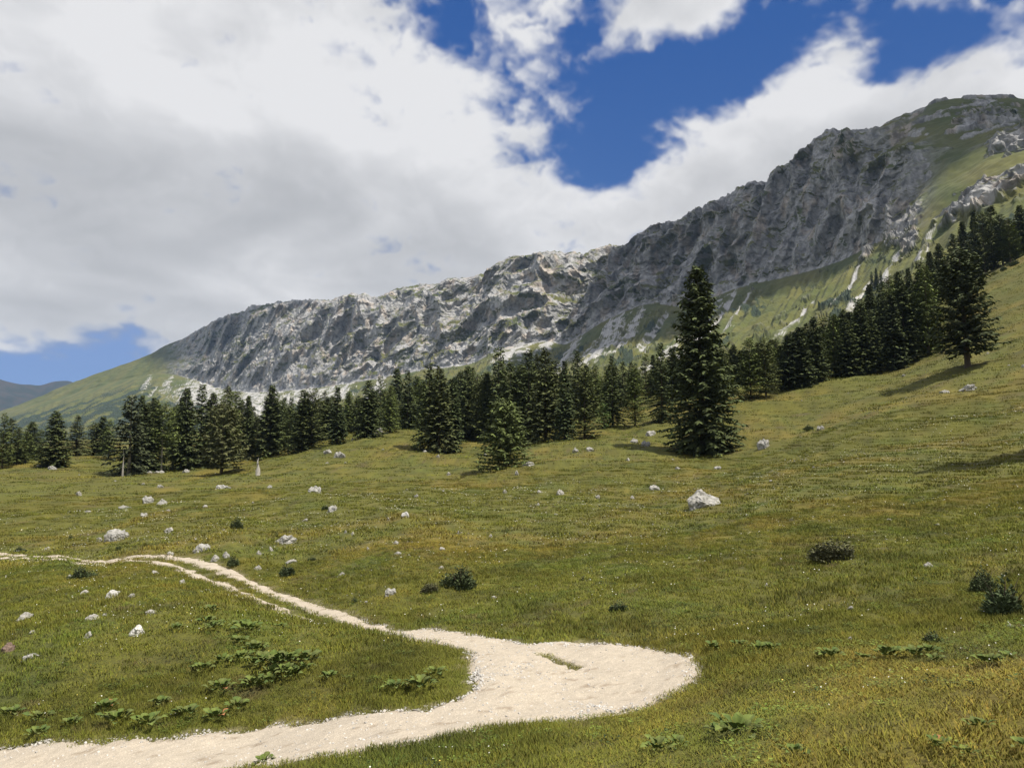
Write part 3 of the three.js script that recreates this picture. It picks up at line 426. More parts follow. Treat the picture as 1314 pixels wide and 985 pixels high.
    x = c[0] - nx * b * 300; z = c[2] - nz * b * 300; y = c[1] - 2 - 60 * b + 2.4 * K * n3(x / 16, 3, z / 16) * (1 - b); u = 1;
  }
  if (cliff > 0.2) {                                      // broken rock: small blocks and cracks in every direction
    const k = cliff * (u > 0 ? smooth(0, 0.04, u) : 1) * (1 - 0.5 * smooth(0.93, 1, u)), a = 1.15 * k, b = 0.7 * k, X = x, Y = y, Z = z;
    x += a * n3(X / 11, Y / 13, Z / 11) + b * n3(X / 4.6, Y / 5, Z / 4.6); y += a * n3(X / 11 + 50, Y / 9, Z / 11) + b * n3(X / 4.6 + 50, Y / 4, Z / 4.6); z += a * n3(X / 11, Y / 13, Z / 11 + 50) + b * n3(X / 4.6, Y / 5, Z / 4.6 + 50);
  }
  out[0] = x; out[1] = y; out[2] = z; out[3] = scree; out[4] = pine; out[5] = cliff; out[6] = v; out[7] = u; return out;
}
{
  const NS = 1700, rowsT = [];
  for (let i = 0; i < 10; i++) rowsT.push(i / 10 * T0);
  for (let i = 0; i < 150; i++) rowsT.push(lerp(T0, T1, i / 150));
  for (let i = 0; i <= 330; i++) rowsT.push(lerp(T1, T2, i / 330));
  for (let i = 1; i <= 12; i++) rowsT.push(lerp(T2, 1, (i / 12) ** 1.5));
  const NT = rowsT.length, pos = new Float32Array(NS * NT * 3), col = new Float32Array(NS * NT * 3), info = new Float32Array(NS * NT * 5), idx = [], o = [];
  const sOf = (i) => { const a = i / (NS - 1); return 24 * a; };
  for (let j = 0, k = 0; j < NT; j++) for (let i = 0; i < NS; i++, k++) {
    mountainPoint(sOf(i), rowsT[j], o);
    pos[k * 3] = o[0]; pos[k * 3 + 1] = o[1]; pos[k * 3 + 2] = o[2]; for (let q = 0; q < 5; q++) info[k * 5 + q] = o[3 + q];
  }
  for (let j = 0; j < NT - 1; j++) for (let i = 0; i < NS - 1; i++) { const a = j * NS + i, b = a + 1, d = a + NS, e = d + 1; idx.push(a, b, d, b, e, d); }
  const g = geometry(pos, idx, col), nor = g.attributes.normal.array;
  for (let k = 0; k < NS * NT; k++) {
    const x = pos[k * 3], y = pos[k * 3 + 1], z = pos[k * 3 + 2], ny = Math.abs(nor[k * 3 + 1]), scree = info[k * 5], pine = info[k * 5 + 1], cliff = info[k * 5 + 2], v = info[k * 5 + 3], u = info[k * 5 + 4], s = sOf(k % NS);
    const f = fbm3(x / 30, y / 22, z / 30, 4), f2 = n3(x / 7, y / 7, z / 7), f3 = n3(x / 3, y / 3, z / 3), streak = n3(x / 9, y / 90, z / 9);
    // limestone: grey with pale and dark beds, ochre stains
    let L = lerp(0.325, 0.27, smooth(13, 14.5, s)) + 0.12 * f + 0.06 * f2 + 0.07 * f3 + 0.085 * streak - 0.13 * smooth(0.35, 0.7, n3(x / 18 + 3, y / 40, z / 18));
    L = clamp(L, 0.12, 0.50);
    let R = L * 1.01, G = L * 0.985, B = L * 0.955;
    const ochre = smooth(0.2, 0.7, n3(x / 30 + 8, y / 60, z / 30) + 0.9 * Math.exp(-(((s - 11.75) / 0.35) ** 2) - ((u - 0.62) / 0.2) ** 2)) * 0.5; R = lerp(R, L * 1.25, ochre); B = lerp(B, L * 0.72, ochre);
    // turf on ledges and gentle ground
    const ledge = n3(x / 75, y / 20, z / 75) + 0.5 * n3(x / 24, y / 12, z / 24);
    let lush = 0; for (const [a, b, ra, rb] of TURFS) { const r = ((s - a) / ra) ** 2 + ((u - b) / rb) ** 2; if (r < 3) lush = Math.max(lush, Math.exp(-r)); }
    let turf = u > 0 ? smooth(0.50, 0.72, ny + 0.10 * f2 + 0.05 * f3) * smooth(-0.05, 0.35, ledge + 0.25 * f) : 1;
    if (u > 0) turf = Math.max(turf, smooth(0.25, 0.5, ledge + 0.2 * f2 - 0.15 + 0.75 * lush) * smooth(0.30, 0.50, ny + 0.12 * lush), smooth(0.97, 1, u) * smooth(12.2, 12.6, s) * smooth(14.3, 13.9, s) * 0.9);
    turf = Math.max(turf, (1 - cliff) * smooth(0.30, 0.5, ny + 0.1 * f)) * (1 - 0.95 * smooth(0.5, 0.9, cliff) * (u === 0 || cliff > 0.5 && u < 0.03 ? 1 : 0));
    const gr = 0.5 + 0.5 * n2(x / 70, z / 70 + y / 50), gd = 1 + 0.2 * f + 0.12 * f2;
    R = lerp(R, lerp(0.060, 0.115, gr) * gd, turf); G = lerp(G, lerp(0.076, 0.108, gr) * gd, turf); B = lerp(B, lerp(0.014, 0.024, gr) * gd, turf);
    const p = clamp(pine); R = lerp(R, 0.022, p); G = lerp(G, 0.036, p); B = lerp(B, 0.016, p);
    const sv = 0.37 + 0.07 * f2 + 0.08 * f3 + 0.05 * n2(s * 90, v * 3); R = lerp(R, sv * 1.0, scree); G = lerp(G, sv * 0.97, scree); B = lerp(B, sv * 0.92, scree);
    col[k * 3] = R; col[k * 3 + 1] = G; col[k * 3 + 2] = B;
  }
  g.setAttribute('color', new THREE.Float32BufferAttribute(col, 3));
  setting('mountain', g, new THREE.MeshStandardMaterial({ vertexColors: true, roughness: 1, flatShading: true, side: THREE.DoubleSide }));
  console.log('mountain', NS * NT);
}
// a far wooded range beyond the valley
{
  const NS = 260, NT = 60, pos = [], col = [], idx = [];
  for (let j = 0; j <= NT; j++) for (let i = 0; i <= NS; i++) {
    const a = -0.98 + i / NS * 0.95, t = j / NT, R = 5200 - 1500 * (1 - t), top = 438 + 34 * n2(a * 9 + 2, 1) + 14 * n2(a * 31, 3) + 32 * Math.exp(-(((a + 0.53) / 0.03) ** 2)) - 30 * smooth(-0.5, -0.3, a);
    const x = Math.sin(a) * R, z = -Math.cos(a) * R, y = lerp(-60, top, Math.pow(t, 0.9)) + 40 * (1 - t) * t * 4 * fbm2(a * 14, t * 3, 4);
    pos.push(x, y, z); const f = fbm2(a * 60, t * 9, 4), b = smooth(0.05, 0.3, f + 0.5 * t - 0.3);
    col.push(lerp(0.012, 0.030, b), lerp(0.019, 0.026, b), lerp(0.014, 0.020, b));
  }
  for (let j = 0; j < NT; j++) for (let i = 0; i < NS; i++) { const a = j * (NS + 1) + i, b = a + 1, d = a + NS + 1, e = d + 1; idx.push(a, b, d, b, e, d); }
  setting('distant_mountain', geometry(pos, idx, col), new THREE.MeshStandardMaterial({ vertexColors: true, roughness: 1, side: THREE.DoubleSide }));
}
// ---------------------------------------------------------------- clouds over the mountain, above the frame: their shadows lie on the wall, the talus under it and the far end of the ridge
function cloud(outline, altitude, seed) {
  const o = [], pts = outline.map(([s, t]) => { mountainPoint(s, t, o); const k = (altitude - o[1]) / SUN.y; return new THREE.Vector2(o[0] + SUN.x * k, o[2] + SUN.z * k); });
  const c = new THREE.CatmullRomCurve3(pts.map((p) => new THREE.Vector3(p.x, 0, p.y)), true), ring = c.getSpacedPoints(90).slice(0, 90), mid = ring.reduce((a, p) => a.add(p), new THREE.Vector3()).divideScalar(90);
  const pos = [], idx = [], N = 90, L = 14;
  for (let j = 0; j <= L; j++) {                          // underside to top, billowing
    const a = j / L * Math.PI, k = Math.pow(Math.sin(a), 0.6), h = -Math.cos(a) * (a > Math.PI / 2 ? 130 : 30);
    ring.forEach((p, i) => { const b = 1 + 0.07 * fbm3(p.x / 90, p.z / 90, j * 0.3 + seed, 4); pos.push(mid.x + (p.x - mid.x) * k * b, altitude + h * (1 + 0.5 * n3(p.x / 120, p.z / 120, seed)), mid.z + (p.z - mid.z) * k * b); });
  }
  for (let j = 0; j < L; j++) for (let i = 0; i < N; i++) { const a = j * N + i, b = j * N + (i + 1) % N; idx.push(a, a + N, b, b, a + N, b + N); }
  setting('cloud', geometry(pos, idx), new THREE.MeshStandardMaterial({ color: C(0.85, 0.85, 0.86), roughness: 1, side: THREE.DoubleSide }));
}
cloud([[12.9, 0.96], [13.0, 0.6], [12.9, 0.37], [12.0, 0.33], [11.4, 0.31], [11.6, 0.24], [13, 0.22], [15, 0.22], [16.5, 0.25], [17.8, 0.31], [19.0, 0.36], [19.9, 0.42], [20.8, 0.52], [21.8, 0.62], [22.8, 0.72], [23.4, 0.85], [22.9, 0.985], [20.5, 0.985], [16.5, 0.985], [14, 0.98]], 1800, 1);
cloud([[3.0, 0.95], [3.3, 0.58], [4.0, 0.62], [4.7, 0.62], [5.3, 0.78], [6.0, 0.86], [7.2, 0.94], [6.5, 0.985], [4.5, 0.985]], 1900, 2);
scene.fog = new THREE.FogExp2(new THREE.Color().setRGB(0.45, 0.66, 1.0), 0.000055);   // thin mountain air
// ---------------------------------------------------------------- conifers
const needleMat = new THREE.MeshStandardMaterial({ vertexColors: true, roughness: 1, side: THREE.DoubleSide });
const barkMat = new THREE.MeshStandardMaterial({ vertexColors: true, roughness: 1 });
function taper(points, radii, sides, colour, seed) {      // a bent tapering stem through points
  const R = rng(seed), pos = [], col = [], idx = [];
  points.forEach((p, i) => { for (let k = 0; k <= sides; k++) { const a = k / sides * Math.PI * 2, r = radii[i] * (1 + 0.12 * Math.sin(a * 3 + i)); pos.push(p[0] + Math.cos(a) * r, p[1], p[2] + Math.sin(a) * r); const v = 0.75 + 0.5 * R(); col.push(colour[0] * v, colour[1] * v, colour[2] * v); } });
  for (let i = 0; i < points.length - 1; i++) for (let k = 0; k < sides; k++) { const a = i * (sides + 1) + k, b = a + 1, d = a + sides + 1, e = d + 1; idx.push(a, d, b, b, d, e); }
  return geometry(pos, idx, col);
}
// Crown of height 1 scaled later: limbs in uneven whorls, each limb hung with flat sprays of needles.
function crown(kind, seed, o) {
  const R = rng(seed), pos = [], col = [], idx = [], H = o.H;
  const larch = kind === 'larch';
  const spray = (p, dir, len, wid, c, droop) => {         // a kite-shaped spray, slightly folded
    const base = pos.length / 3, side = new THREE.Vector3(-dir.z, 0.5 * (R() - 0.5), dir.x).normalize();
    const tip = p.clone().addScaledVector(dir, len); tip.y -= droop * len;
    const mid = p.clone().addScaledVector(dir, len * 0.45); mid.y -= droop * len * 0.3;
    const a = mid.clone().addScaledVector(side, wid), b = mid.clone().addScaledVector(side, -wid); a.y -= wid * 0.5 * R(); b.y -= wid * 0.5 * R();
    for (const q of [p, a, tip, b]) pos.push(q.x, q.y, q.z);
    for (let k = 0; k < 4; k++) { const v = k === 2 ? 1.15 : 1; col.push(c[0] * v, c[1] * v, c[2] * v); }
    idx.push(base, base + 1, base + 2, base, base + 2, base + 3);
  };
  let y = o.bare * H;
  const lobe = Array.from({ length: 8 }, () => 0.82 + 0.36 * R());
  while (y < H * 0.985) {
    const f = clamp((y / H - o.bare) / (1 - o.bare));            // 0 at the lowest limbs, 1 at the tip
    const prof = Math.pow(1 - f, o.power) * (0.72 + 0.28 * smooth(0, 0.12, f));
    const n = Math.max(3, Math.round(lerp(o.limbs, 3, f * f)));
    const a0 = R() * 6.28;
    for (let k = 0; k < n; k++) {
      if (R() < o.gap) continue;
      const a = a0 + (k + (R() - 0.5) * 0.7) / n * 6.283, lob = lobe[Math.floor(((a % 6.283) + 6.283) % 6.283 / 6.284 * 8)];
      const len = Math.max(0.12, o.R * prof * lob * (0.72 + 0.46 * R())) + 0.12;
      const lift = larch ? lerp(0.05, 0.6, f) : lerp(-0.22, 0.75, Math.pow(f, 1.2)), sag = (larch ? 0.12 : lerp(0.42, 0.1, f)) * (o.sag ?? 1);
      const steps = Math.max(3, Math.round(len / o.step));
      const tone = (0.84 + 0.56 * R()) * (o.tone ?? 1);
      for (let q = 1; q <= steps; q++) {
        const t = q / steps, r = len * t, yy = y + lift * r - sag * r * t + (larch ? 0.10 * len * t * t : 0.20 * len * t * t * t);
        const jx = (R() - 0.5) * 0.12, jz = (R() - 0.5) * 0.12;
        const p = new THREE.Vector3(Math.cos(a) * r + jx + o.lean * y, yy, Math.sin(a) * r + jz);
        if (t < o.inner && R() < 0.5) continue;
        const m = o.sprays;
        for (let w = 0; w < m; w++) {
          const turn = a + (w - (m - 1) / 2) * (larch ? 1.0 : 0.85) + (R() - 0.5) * 0.7, d = new THREE.Vector3(Math.cos(turn), (R() - 0.55) * (larch ? 0.7 : 0.5), Math.sin(turn)).normalize();
          const L = o.spray * (0.6 + 0.7 * R()) * (0.55 + 0.45 * Math.min(1, len / 1.2)), g = tone * (0.75 + 0.5 * R());
          spray(p, d, L, L * (larch ? 0.20 : 0.27), [o.c[0] * g, o.c[1] * g, o.c[2] * g], larch ? 0.1 + 0.4 * R() : 0.15 + 0.55 * R());
        }
      }
    }
    y += o.gapY * (0.7 + 0.6 * R()) * lerp(1, 0.62, f);
  }
  spray(new THREE.Vector3(o.lean * H, H * 0.965, 0), new THREE.Vector3(0.05, 1, 0.02), H * 0.035 + 0.1, 0.05, o.c, 0); spray(new THREE.Vector3(o.lean * H, H * 0.96, 0), new THREE.Vector3(-0.02, 1, 0.05), H * 0.03 + 0.1, 0.06, o.c, 0);
  const g = geometry(pos, idx, col); g.userData.tris = idx.length / 3; return g;
}
const SPRUCE = { H: 15, R: 2.75, bare: 0.03, power: 0.82, limbs: 7, gap: 0.10, step: 0.30, gapY: 0.36, sprays: 5, spray: 0.54, inner: 0.2, c: [0.060, 0.076, 0.022], lean: 0 };
const LARCH = { H: 12, R: 2.6, bare: 0.09, power: 0.68, limbs: 6, gap: 0.18, step: 0.30, gapY: 0.36, sprays: 5, spray: 0.48, inner: 0.12, c: [0.095, 0.118, 0.028], lean: 0 };
const trunkOf = (o, r, c, seed) => taper([[0, -0.5, 0], [0, 0.25, 0], [o.lean * 0.4 * o.H, o.H * 0.4, 0.04], [o.lean * o.H, o.H * 0.97, 0]], [r * 1.35, r, r * 0.62, 0.02], 9, c, seed);
function kind(type, o, seed, trunkR, bark) {
  const root = new THREE.Group();
  part('trunk', trunkOf(o, trunkR, bark, seed), barkMat, root);
  part('crown', crown(type, seed, o), needleMat, root);
  root.userData.H = o.H; return root;
}
const BARK = [0.10, 0.078, 0.06], LARCHBARK = [0.13, 0.095, 0.07], DEADBARK = [0.36, 0.33, 0.29];
const spruces = [
  kind('spruce', { ...SPRUCE }, 21, 0.2, BARK), kind('spruce', { ...SPRUCE, R: 2.2, power: 0.95, tone: 0.9, lean: 0.006 }, 22, 0.18, BARK), kind('spruce', { ...SPRUCE, R: 3.1, gap: 0.16, power: 0.75, tone: 1.1 }, 23, 0.22, BARK),
  kind('spruce', { ...SPRUCE, R: 2.5, gap: 0.24, gapY: 0.5, bare: 0.07, lean: -0.008 }, 24, 0.2, BARK), kind('spruce', { ...SPRUCE, R: 1.8, power: 0.85, gap: 0.2, c: [0.052, 0.070, 0.023] }, 25, 0.17, BARK), kind('spruce', { ...SPRUCE, R: 2.0, gap: 0.34, gapY: 0.46, bare: 0.12, power: 0.6, lean: 0.012, tone: 1.2 }, 27, 0.18, BARK), kind('spruce', { ...SPRUCE, R: 3.3, gap: 0.3, power: 0.95, gapY: 0.44, tone: 1.05, c: [0.070, 0.080, 0.024] }, 28, 0.2, BARK),
  kind('spruce', { ...SPRUCE, R: 2.7, limbs: 8, c: [0.066, 0.082, 0.022] }, 26, 0.2, BARK),
];
const larches = [
  kind('larch', { ...LARCH }, 31, 0.17, LARCHBARK), kind('larch', { ...LARCH, R: 2.2, gap: 0.28, tone: 0.85, lean: 0.01 }, 32, 0.16, LARCHBARK), kind('larch', { ...LARCH, R: 3.0, power: 0.6, tone: 0.95, c: [0.088, 0.102, 0.028] }, 33, 0.18, LARCHBARK), kind('larch', { ...LARCH, R: 2.4, bare: 0.04, tone: 1.12, gap: 0.12 }, 34, 0.16, LARCHBARK),
];
{
  const R = rng(77);
  for (const [k, x, z, h] of FOREST) {
    const set = k === 's' ? spruces : larches, src = set[Math.floor(R() * set.length)], o = src.clone(); o.userData = {};
    const s = h / src.userData.H, wide = clamp(s, 0.7, 1.3) * (1.0 + 0.35 * R());
    o.scale.set(wide, s, wide);
    place(o, k === 's' ? 'spruce_tree' : 'larch_tree', x, groundY(x, z) - 0.1, z, R() * 6.28);
    const [where, group] = x < -18 ? ['behind the dead stump and the rounded larch', 'behind the dead stump'] : x < 12 ? ['behind the bushy bright larch', 'behind the bushy larch'] : x < 40 ? ['close behind the tall lone spruce', 'behind the tall lone spruce'] : ['climbing the steep slope below the rock wall', 'climbing the slope'];
    const size = h > 12.5 ? 'tall' : h < 7.5 ? 'short' : 'middle-sized', form = wide / s > 1.25 ? 'broad' : wide / s < 0.95 ? 'slender' : '', look = (size + ' ' + form).trim();
    if (k === 's') tag(o, look + ' dark forest spruce ' + where, 'tree', look + ' spruces ' + group);
    else tag(o, look + ' lighter green forest larch ' + where, 'tree', look + ' larches ' + group);
  }
  const o3 = [];
  // small groups higher up, on the mountain's own slope: [column, along the slope, height]
  for (const [s, t, h] of [[20.55, 0.200, 13], [20.62, 0.204, 14], [20.70, 0.206, 12], [22.4, 0.50, 11], [22.5, 0.49, 12], [22.62, 0.485, 12], [22.75, 0.49, 13], [22.9, 0.50, 12]]) {
    mountainPoint(s, t, o3); const src = spruces[Math.floor(R() * 6)], o = src.clone(), k = h / 15; o.userData = {};
    o.scale.setScalar(k); place(o, 'spruce_tree', o3[0], o3[1] - 0.5, o3[2], R() * 6.28);
    if (s < 21) tag(o, 'spruce in a lone clump on the grassy slope under the rock wall', 'tree', 'spruce clump on the grassy mountain slope');
    else tag(o, 'small dark spruce growing on a ledge between the pale rock outcrops', 'tree', 'spruces between the rock outcrops');
  }
}
// the trees that stand out
function single(src, name, x, z, h, w, turn, label, category = 'tree') {
  const s = h / src.userData.H; src.scale.set(w, s, w); src.userData = {};
  place(src, name, x, groundY(x, z) - 0.1, z, turn); return tag(src, label, category);
}
single(kind('spruce', { ...SPRUCE, H: 20.6, R: 3.9, bare: 0.03, power: 0.74, limbs: 9, gap: 0.08, step: 0.28, gapY: 0.33, spray: 0.56, sprays: 5, sag: 0.8, lean: -0.012, inner: 0.3 }, 41, 0.34, BARK), 'spruce_tree', 20.3, -82, 20.6, 1, 0.3, 'tall dark spruce standing alone on the meadow in front of the forest belt');
single(kind('spruce', { ...SPRUCE, H: 14.4, R: 3.7, bare: 0.15, power: 0.50, sag: 0.35, limbs: 8, gap: 0.10, step: 0.28, gapY: 0.36, spray: 0.55, sprays: 4, lean: -0.018, c: [0.048, 0.060, 0.019] }, 42, 0.33, BARK), 'spruce_tree', 51.5, -86.3, 13.4, 1, 0, 'broad spruce with a bare lower trunk standing alone on the steep grass slope');
single(kind('larch', { ...LARCH, H: 9.2, R: 3.1, bare: 0.10, power: 0.55, limbs: 8, gap: 0.08, gapY: 0.32, spray: 0.5, sprays: 4, c: [0.086, 0.090, 0.032] }, 43, 0.2, LARCHBARK), 'larch_tree', -37.3, -99.4, 9.2, 1, 1, 'brownish green rounded larch standing before the forest edge beside the dead stump');
single(kind('larch', { ...LARCH, H: 7.4, R: 3.0, bare: 0.02, power: 0.66, limbs: 9, gap: 0.05, gapY: 0.27, spray: 0.5, sprays: 4, c: [0.086, 0.108, 0.029] }, 44, 0.2, LARCHBARK), 'larch_tree', -0.7, -75.5, 7.4, 1, 2, 'bushy bright green larch standing forward of the forest with rocks at its foot');
single(kind('larch', { ...LARCH, H: 3.5, R: 1.5, bare: 0.02, power: 0.6, gapY: 0.2, step: 0.2, spray: 0.3, c: [0.085, 0.13, 0.032] }, 45, 0.07, LARCHBARK), 'larch_tree', 12.8, -107.1, 3.6, 1, 0, 'small yellow-green young larch at the foot of the forest edge');
single(kind('spruce', { ...SPRUCE, H: 11, R: 3.0, bare: 0.04, power: 0.7, gap: 0.3, gapY: 0.42, c: [0.044, 0.053, 0.021], tone: 0.95 }, 46, 0.24, DEADBARK), 'spruce_tree', -51, -103, 11, 1, 0, 'ragged spruce with a bleached grey trunk showing at the forest edge');
single(kind('larch', { ...LARCH, H: 10.5, R: 2.3, bare: 0.42, power: 0.55, gap: 0.15, spray: 0.45 }, 47, 0.15, DEADBARK), 'larch_tree', -50.1, -110.5, 10.5, 1, 0, 'larch with a straight pale bare lower trunk above a heap of stones');
// just outside the frame on the slope: its shadow falls across the grass in view
single(kind('spruce', { ...SPRUCE, H: 17, R: 3.4 }, 48, 0.3, BARK), 'spruce_tree', 28.3, -34.2, 18, 1, 0, 'spruce on the near steep slope whose shadow falls across the grass');
// dead wood
function snag(name, x, z, h, r, seed, c, label, branches = 3) {
  const R = rng(seed), root = new THREE.Group(), pts = [], rad = [];
  for (let i = 0; i <= 7; i++) { const t = i / 7; pts.push([0.05 * h * (R() - 0.5) * t, h * t - 0.15, 0.05 * h * (R() - 0.5) * t]); rad.push(r * (1 - t * 0.93) * (0.8 + 0.4 * R()) * (i === 0 ? 1.25 : 1)); }
  part('trunk', taper(pts, rad, 8, c, seed), barkMat, root);
  for (let k = 0; k < branches; k++) { const a = R() * 6.28, y = h * (0.25 + 0.2 * k), l = r * (1.2 + R()); part('broken_branch', taper([[0, y, 0], [Math.cos(a) * l * 0.6, y + 0.1 * l, Math.sin(a) * l * 0.6], [Math.cos(a) * l, y + 0.35 * l, Math.sin(a) * l]], [r * 0.22, r * 0.13, 0.01], 5, c, seed + k), barkMat, root); }
  place(root, name, x, groundY(x, z), z, 0); return tag(root, label, 'stump');
}
snag('tree_stump', -29.1, -88.6, 2.3, 0.32, 51, [0.40, 0.37, 0.33], 'pointed bleached grey dead tree stump standing alone in the grass');
snag('dead_tree', -50.6, -100.6, 4.2, 0.13, 54, [0.30, 0.28, 0.25], 'bleached standing dead trunk before the ragged spruce at the forest edge', 0).userData.category = 'tree';
snag('tree_stump', 46.1, -117, 1.9, 0.34, 52, [0.34, 0.31, 0.27], 'short pale broken stump at the edge of the forest belt on the slope');
snag('tree_stump', 82.3, -149, 1.3, 0.7, 53, [0.16, 0.10, 0.075], 'squat reddish brown stump at the upper end of the forest belt');
// ---------------------------------------------------------------- limestone rocks
const rockMat = new THREE.MeshStandardMaterial({ vertexColors: true, roughness: 0.95, flatShading: true });
function rockGeometry(seed, detail, tint = [0.37, 0.355, 0.325]) {
  const g = mergeVertices(new THREE.IcosahedronGeometry(0.5, detail).deleteAttribute('normal').deleteAttribute('uv')), p = g.attributes.position, col = [];
  const R = rng(seed), cuts = Array.from({ length: 13 }, () => { const v = new THREE.Vector3(R() - 0.5, R() * 0.9 - 0.15, R() - 0.5).normalize(); return [v, 0.27 + 0.16 * R()]; });
  const q = new THREE.Vector3();
  for (let i = 0; i < p.count; i++) {
    q.fromBufferAttribute(p, i);
    for (const [v, d] of cuts) { const e = q.dot(v) - d; if (e > 0) q.addScaledVector(v, -e * 0.97); }         // flat broken faces
    const b = 1 + 0.16 * n3(q.x * 3 + seed, q.y * 3, q.z * 3) + 0.05 * ridged(q.x * 7 + seed, q.y * 7, q.z * 7) + 0.04 * n3(q.x * 17, q.y * 17 + seed, q.z * 17);
    q.multiplyScalar(b); p.setXYZ(i, q.x, q.y, q.z);
    const L = 0.92 + 0.22 * n3(q.x * 5, q.y * 5 + seed, q.z * 5) + 0.16 * n3(q.x * 15, q.y * 15, q.z * 15 + seed), lichen = smooth(0.1, 0.5, n3(q.x * 6 + 9, q.y * 6, q.z * 6 + seed)) * 0.7;
    col.push(tint[0] * lerp(L, 0.45, lichen), tint[1] * lerp(L, 0.45, lichen), tint[2] * lerp(L, 0.40, lichen));
  }
  g.setAttribute('color', new THREE.Float32BufferAttribute(col, 3)); g.computeVertexNormals();
  return g;
}
const bigRocks = [61, 62, 63, 64, 65, 66].map((s) => rockGeometry(s, 12)), smallRocks = [71, 72, 73, 74].map((s) => rockGeometry(s, 5, [0.37, 0.35, 0.315]));
const whiteRock = rockGeometry(80, 9, [0.60, 0.58, 0.54]), brownRock = rockGeometry(81, 9, [0.19, 0.13, 0.10]);
const NAMED = {   // rocks that can be told apart, by their place in the list
  0: ['wide jagged pale outcrop in the meadow just beyond the narrow far track', bigRocks[0]], 1: ['dark fissured rock, one of two side by side below the dead trunk', bigRocks[1]], 2: ['grey angular rock next to the dark fissured one in the hollow', bigRocks[2]],
  3: ['upright blocky pale boulder standing alone on the middle meadow', bigRocks[3]], 4: ['pale rock with a small green bush leaning on it', bigRocks[4]], 5: ['long flat tilted slab of pale rock in the grass', bigRocks[5]], 6: ['brilliant white small rock alone on the open slope', whiteRock],
  7: ['rounded grey rock in the grass above the track before it bends', bigRocks[1]], 27: ['large pale peaked boulder half sunk in the grass of the right-hand slope'.replace('right-hand ', 'steep '), bigRocks[2]], 36: ['squarish rock in the grass beside the lone tall spruce', bigRocks[3]], 38: ['low wide pale slab below the broad lone spruce', bigRocks[5]],
  42: ['white peaked rock in the rough grass inside the track loop', whiteRock], 43: ['smooth creamy white rock alone in grass near the broad-leaved plants', whiteRock], 48: ['reddish brown rock lump in the grass inside the track loop', brownRock], 47: ['grey flat rock beside the reddish brown lump', bigRocks[4]],
};
function labelRock(m, big, x, z) {
  const where = z > -28 && x < -1 ? 'in the grass around the track loop' : x < -14 ? 'in the hollow below the stump and the rounded larch' : x < 14 ? 'on the open slope between the track and the bushy larch' : 'on the slope around the two lone spruces';
  tag(m, (big ? 'weathered pale limestone boulder ' : 'small pale stone ') + where, 'rock', (big ? 'boulders ' : 'small stones ') + where);
}
{
  const R = rng(90);
  ROCKS.forEach(([x, z, w, h], i) => {
    const big = w > 0.55, named = NAMED[i], geo = named ? named[1] : big ? bigRocks[Math.floor(R() * 6)] : smallRocks[Math.floor(R() * 4)];
    const m = new THREE.Mesh(geo, rockMat); m.castShadow = m.receiveShadow = true;
    m.scale.set(w * 1.0, h * 1.75, w * (0.75 + 0.4 * R()));
    place(m, big ? 'boulder' : 'rock', x, groundY(x, z) + h * 0.05, z, R() * 6.28); if (i === 27) m.rotation.y = 0.4;
    m.rotation.z = (R() - 0.5) * 0.3;
    if (named) tag(m, named[0], 'rock'); else labelRock(m, big, x, z);
  });
  for (let i = 0, n = 0; i < 900 && n < 110; i++) {        // further small stones, thickest round the hollow and the forest edge
    const d = 14 + 95 * Math.pow(R(), 0.8), a = (R() - 0.5) * 1.25, x = Math.tan(a) * d, z = -d;
    if (R() > 0.25 + 0.9 * smooth(-0.1, 0.4, n2(x / 14, z / 14)) || maskAt(x, z) > 0) continue;
    const w = (0.08 + 0.22 * R() * R()) * (0.6 + d / 90), m = new THREE.Mesh(smallRocks[n % 4], rockMat); m.castShadow = m.receiveShadow = true;
    m.scale.set(w, w * (0.5 + 0.4 * R()), w * (0.7 + 0.5 * R())); place(m, 'rock', x, groundY(x, z) + w * 0.08, z, R() * 6.28); n++;
    labelRock(m, false, x, z);
  }
}
// ---------------------------------------------------------------- low bushes
const leafMat = new THREE.MeshStandardMaterial({ vertexColors: true, roughness: 0.95, side: THREE.DoubleSide });
function bushGeometry(seed, c, n = 900) {                // unit bush: leaves on short twigs through several uneven lobes
  const R = rng(seed), pos = [], col = [], idx = [];
  const lobes = Array.from({ length: 7 }, (_, k) => { const a = R() * 6.283, r = k ? 0.12 + 0.22 * R() : 0; return [Math.cos(a) * r, Math.sin(a) * r, 0.14 + 0.14 * R(), k ? 0.35 + 0.5 * R() : 0.95, 0.75 + 0.5 * R()]; });
  for (let i = 0; i < n; i++) {
    const [lx, lz, lr, lh, tone] = lobes[Math.floor(R() * 7)], a = R() * 6.283, e = Math.acos(1 - R()), rr = 0.45 + 0.6 * R(), x = lx + Math.cos(a) * Math.sin(e) * lr * rr, z = lz + Math.sin(a) * Math.sin(e) * lr * rr, y = Math.cos(e) * rr * lh * (0.8 + 0.2 * R());
    const d = new THREE.Vector3(Math.cos(a) * 0.5 + (R() - 0.5), 0.25 + R() * 0.9, Math.sin(a) * 0.5 + (R() - 0.5)).normalize(), s = new THREE.Vector3(R() - 0.5, R() - 0.5, R() - 0.5).cross(d).normalize(), L = 0.05 + 0.07 * R(), w = L * 0.28, b = pos.length / 3, v = (0.6 + 0.8 * R()) * tone;
    for (const [f, g] of [[0, 0], [0.5, 1], [1, 0], [0.5, -1]]) { pos.push(x + d.x * L * f + s.x * w * g, y + d.y * L * f + s.y * w * g, z + d.z * L * f + s.z * w * g); col.push(c[0] * v, c[1] * v, c[2] * v); }
    idx.push(b, b + 1, b + 2, b, b + 2, b + 3);
  }
  return geometry(pos, idx, col);
}
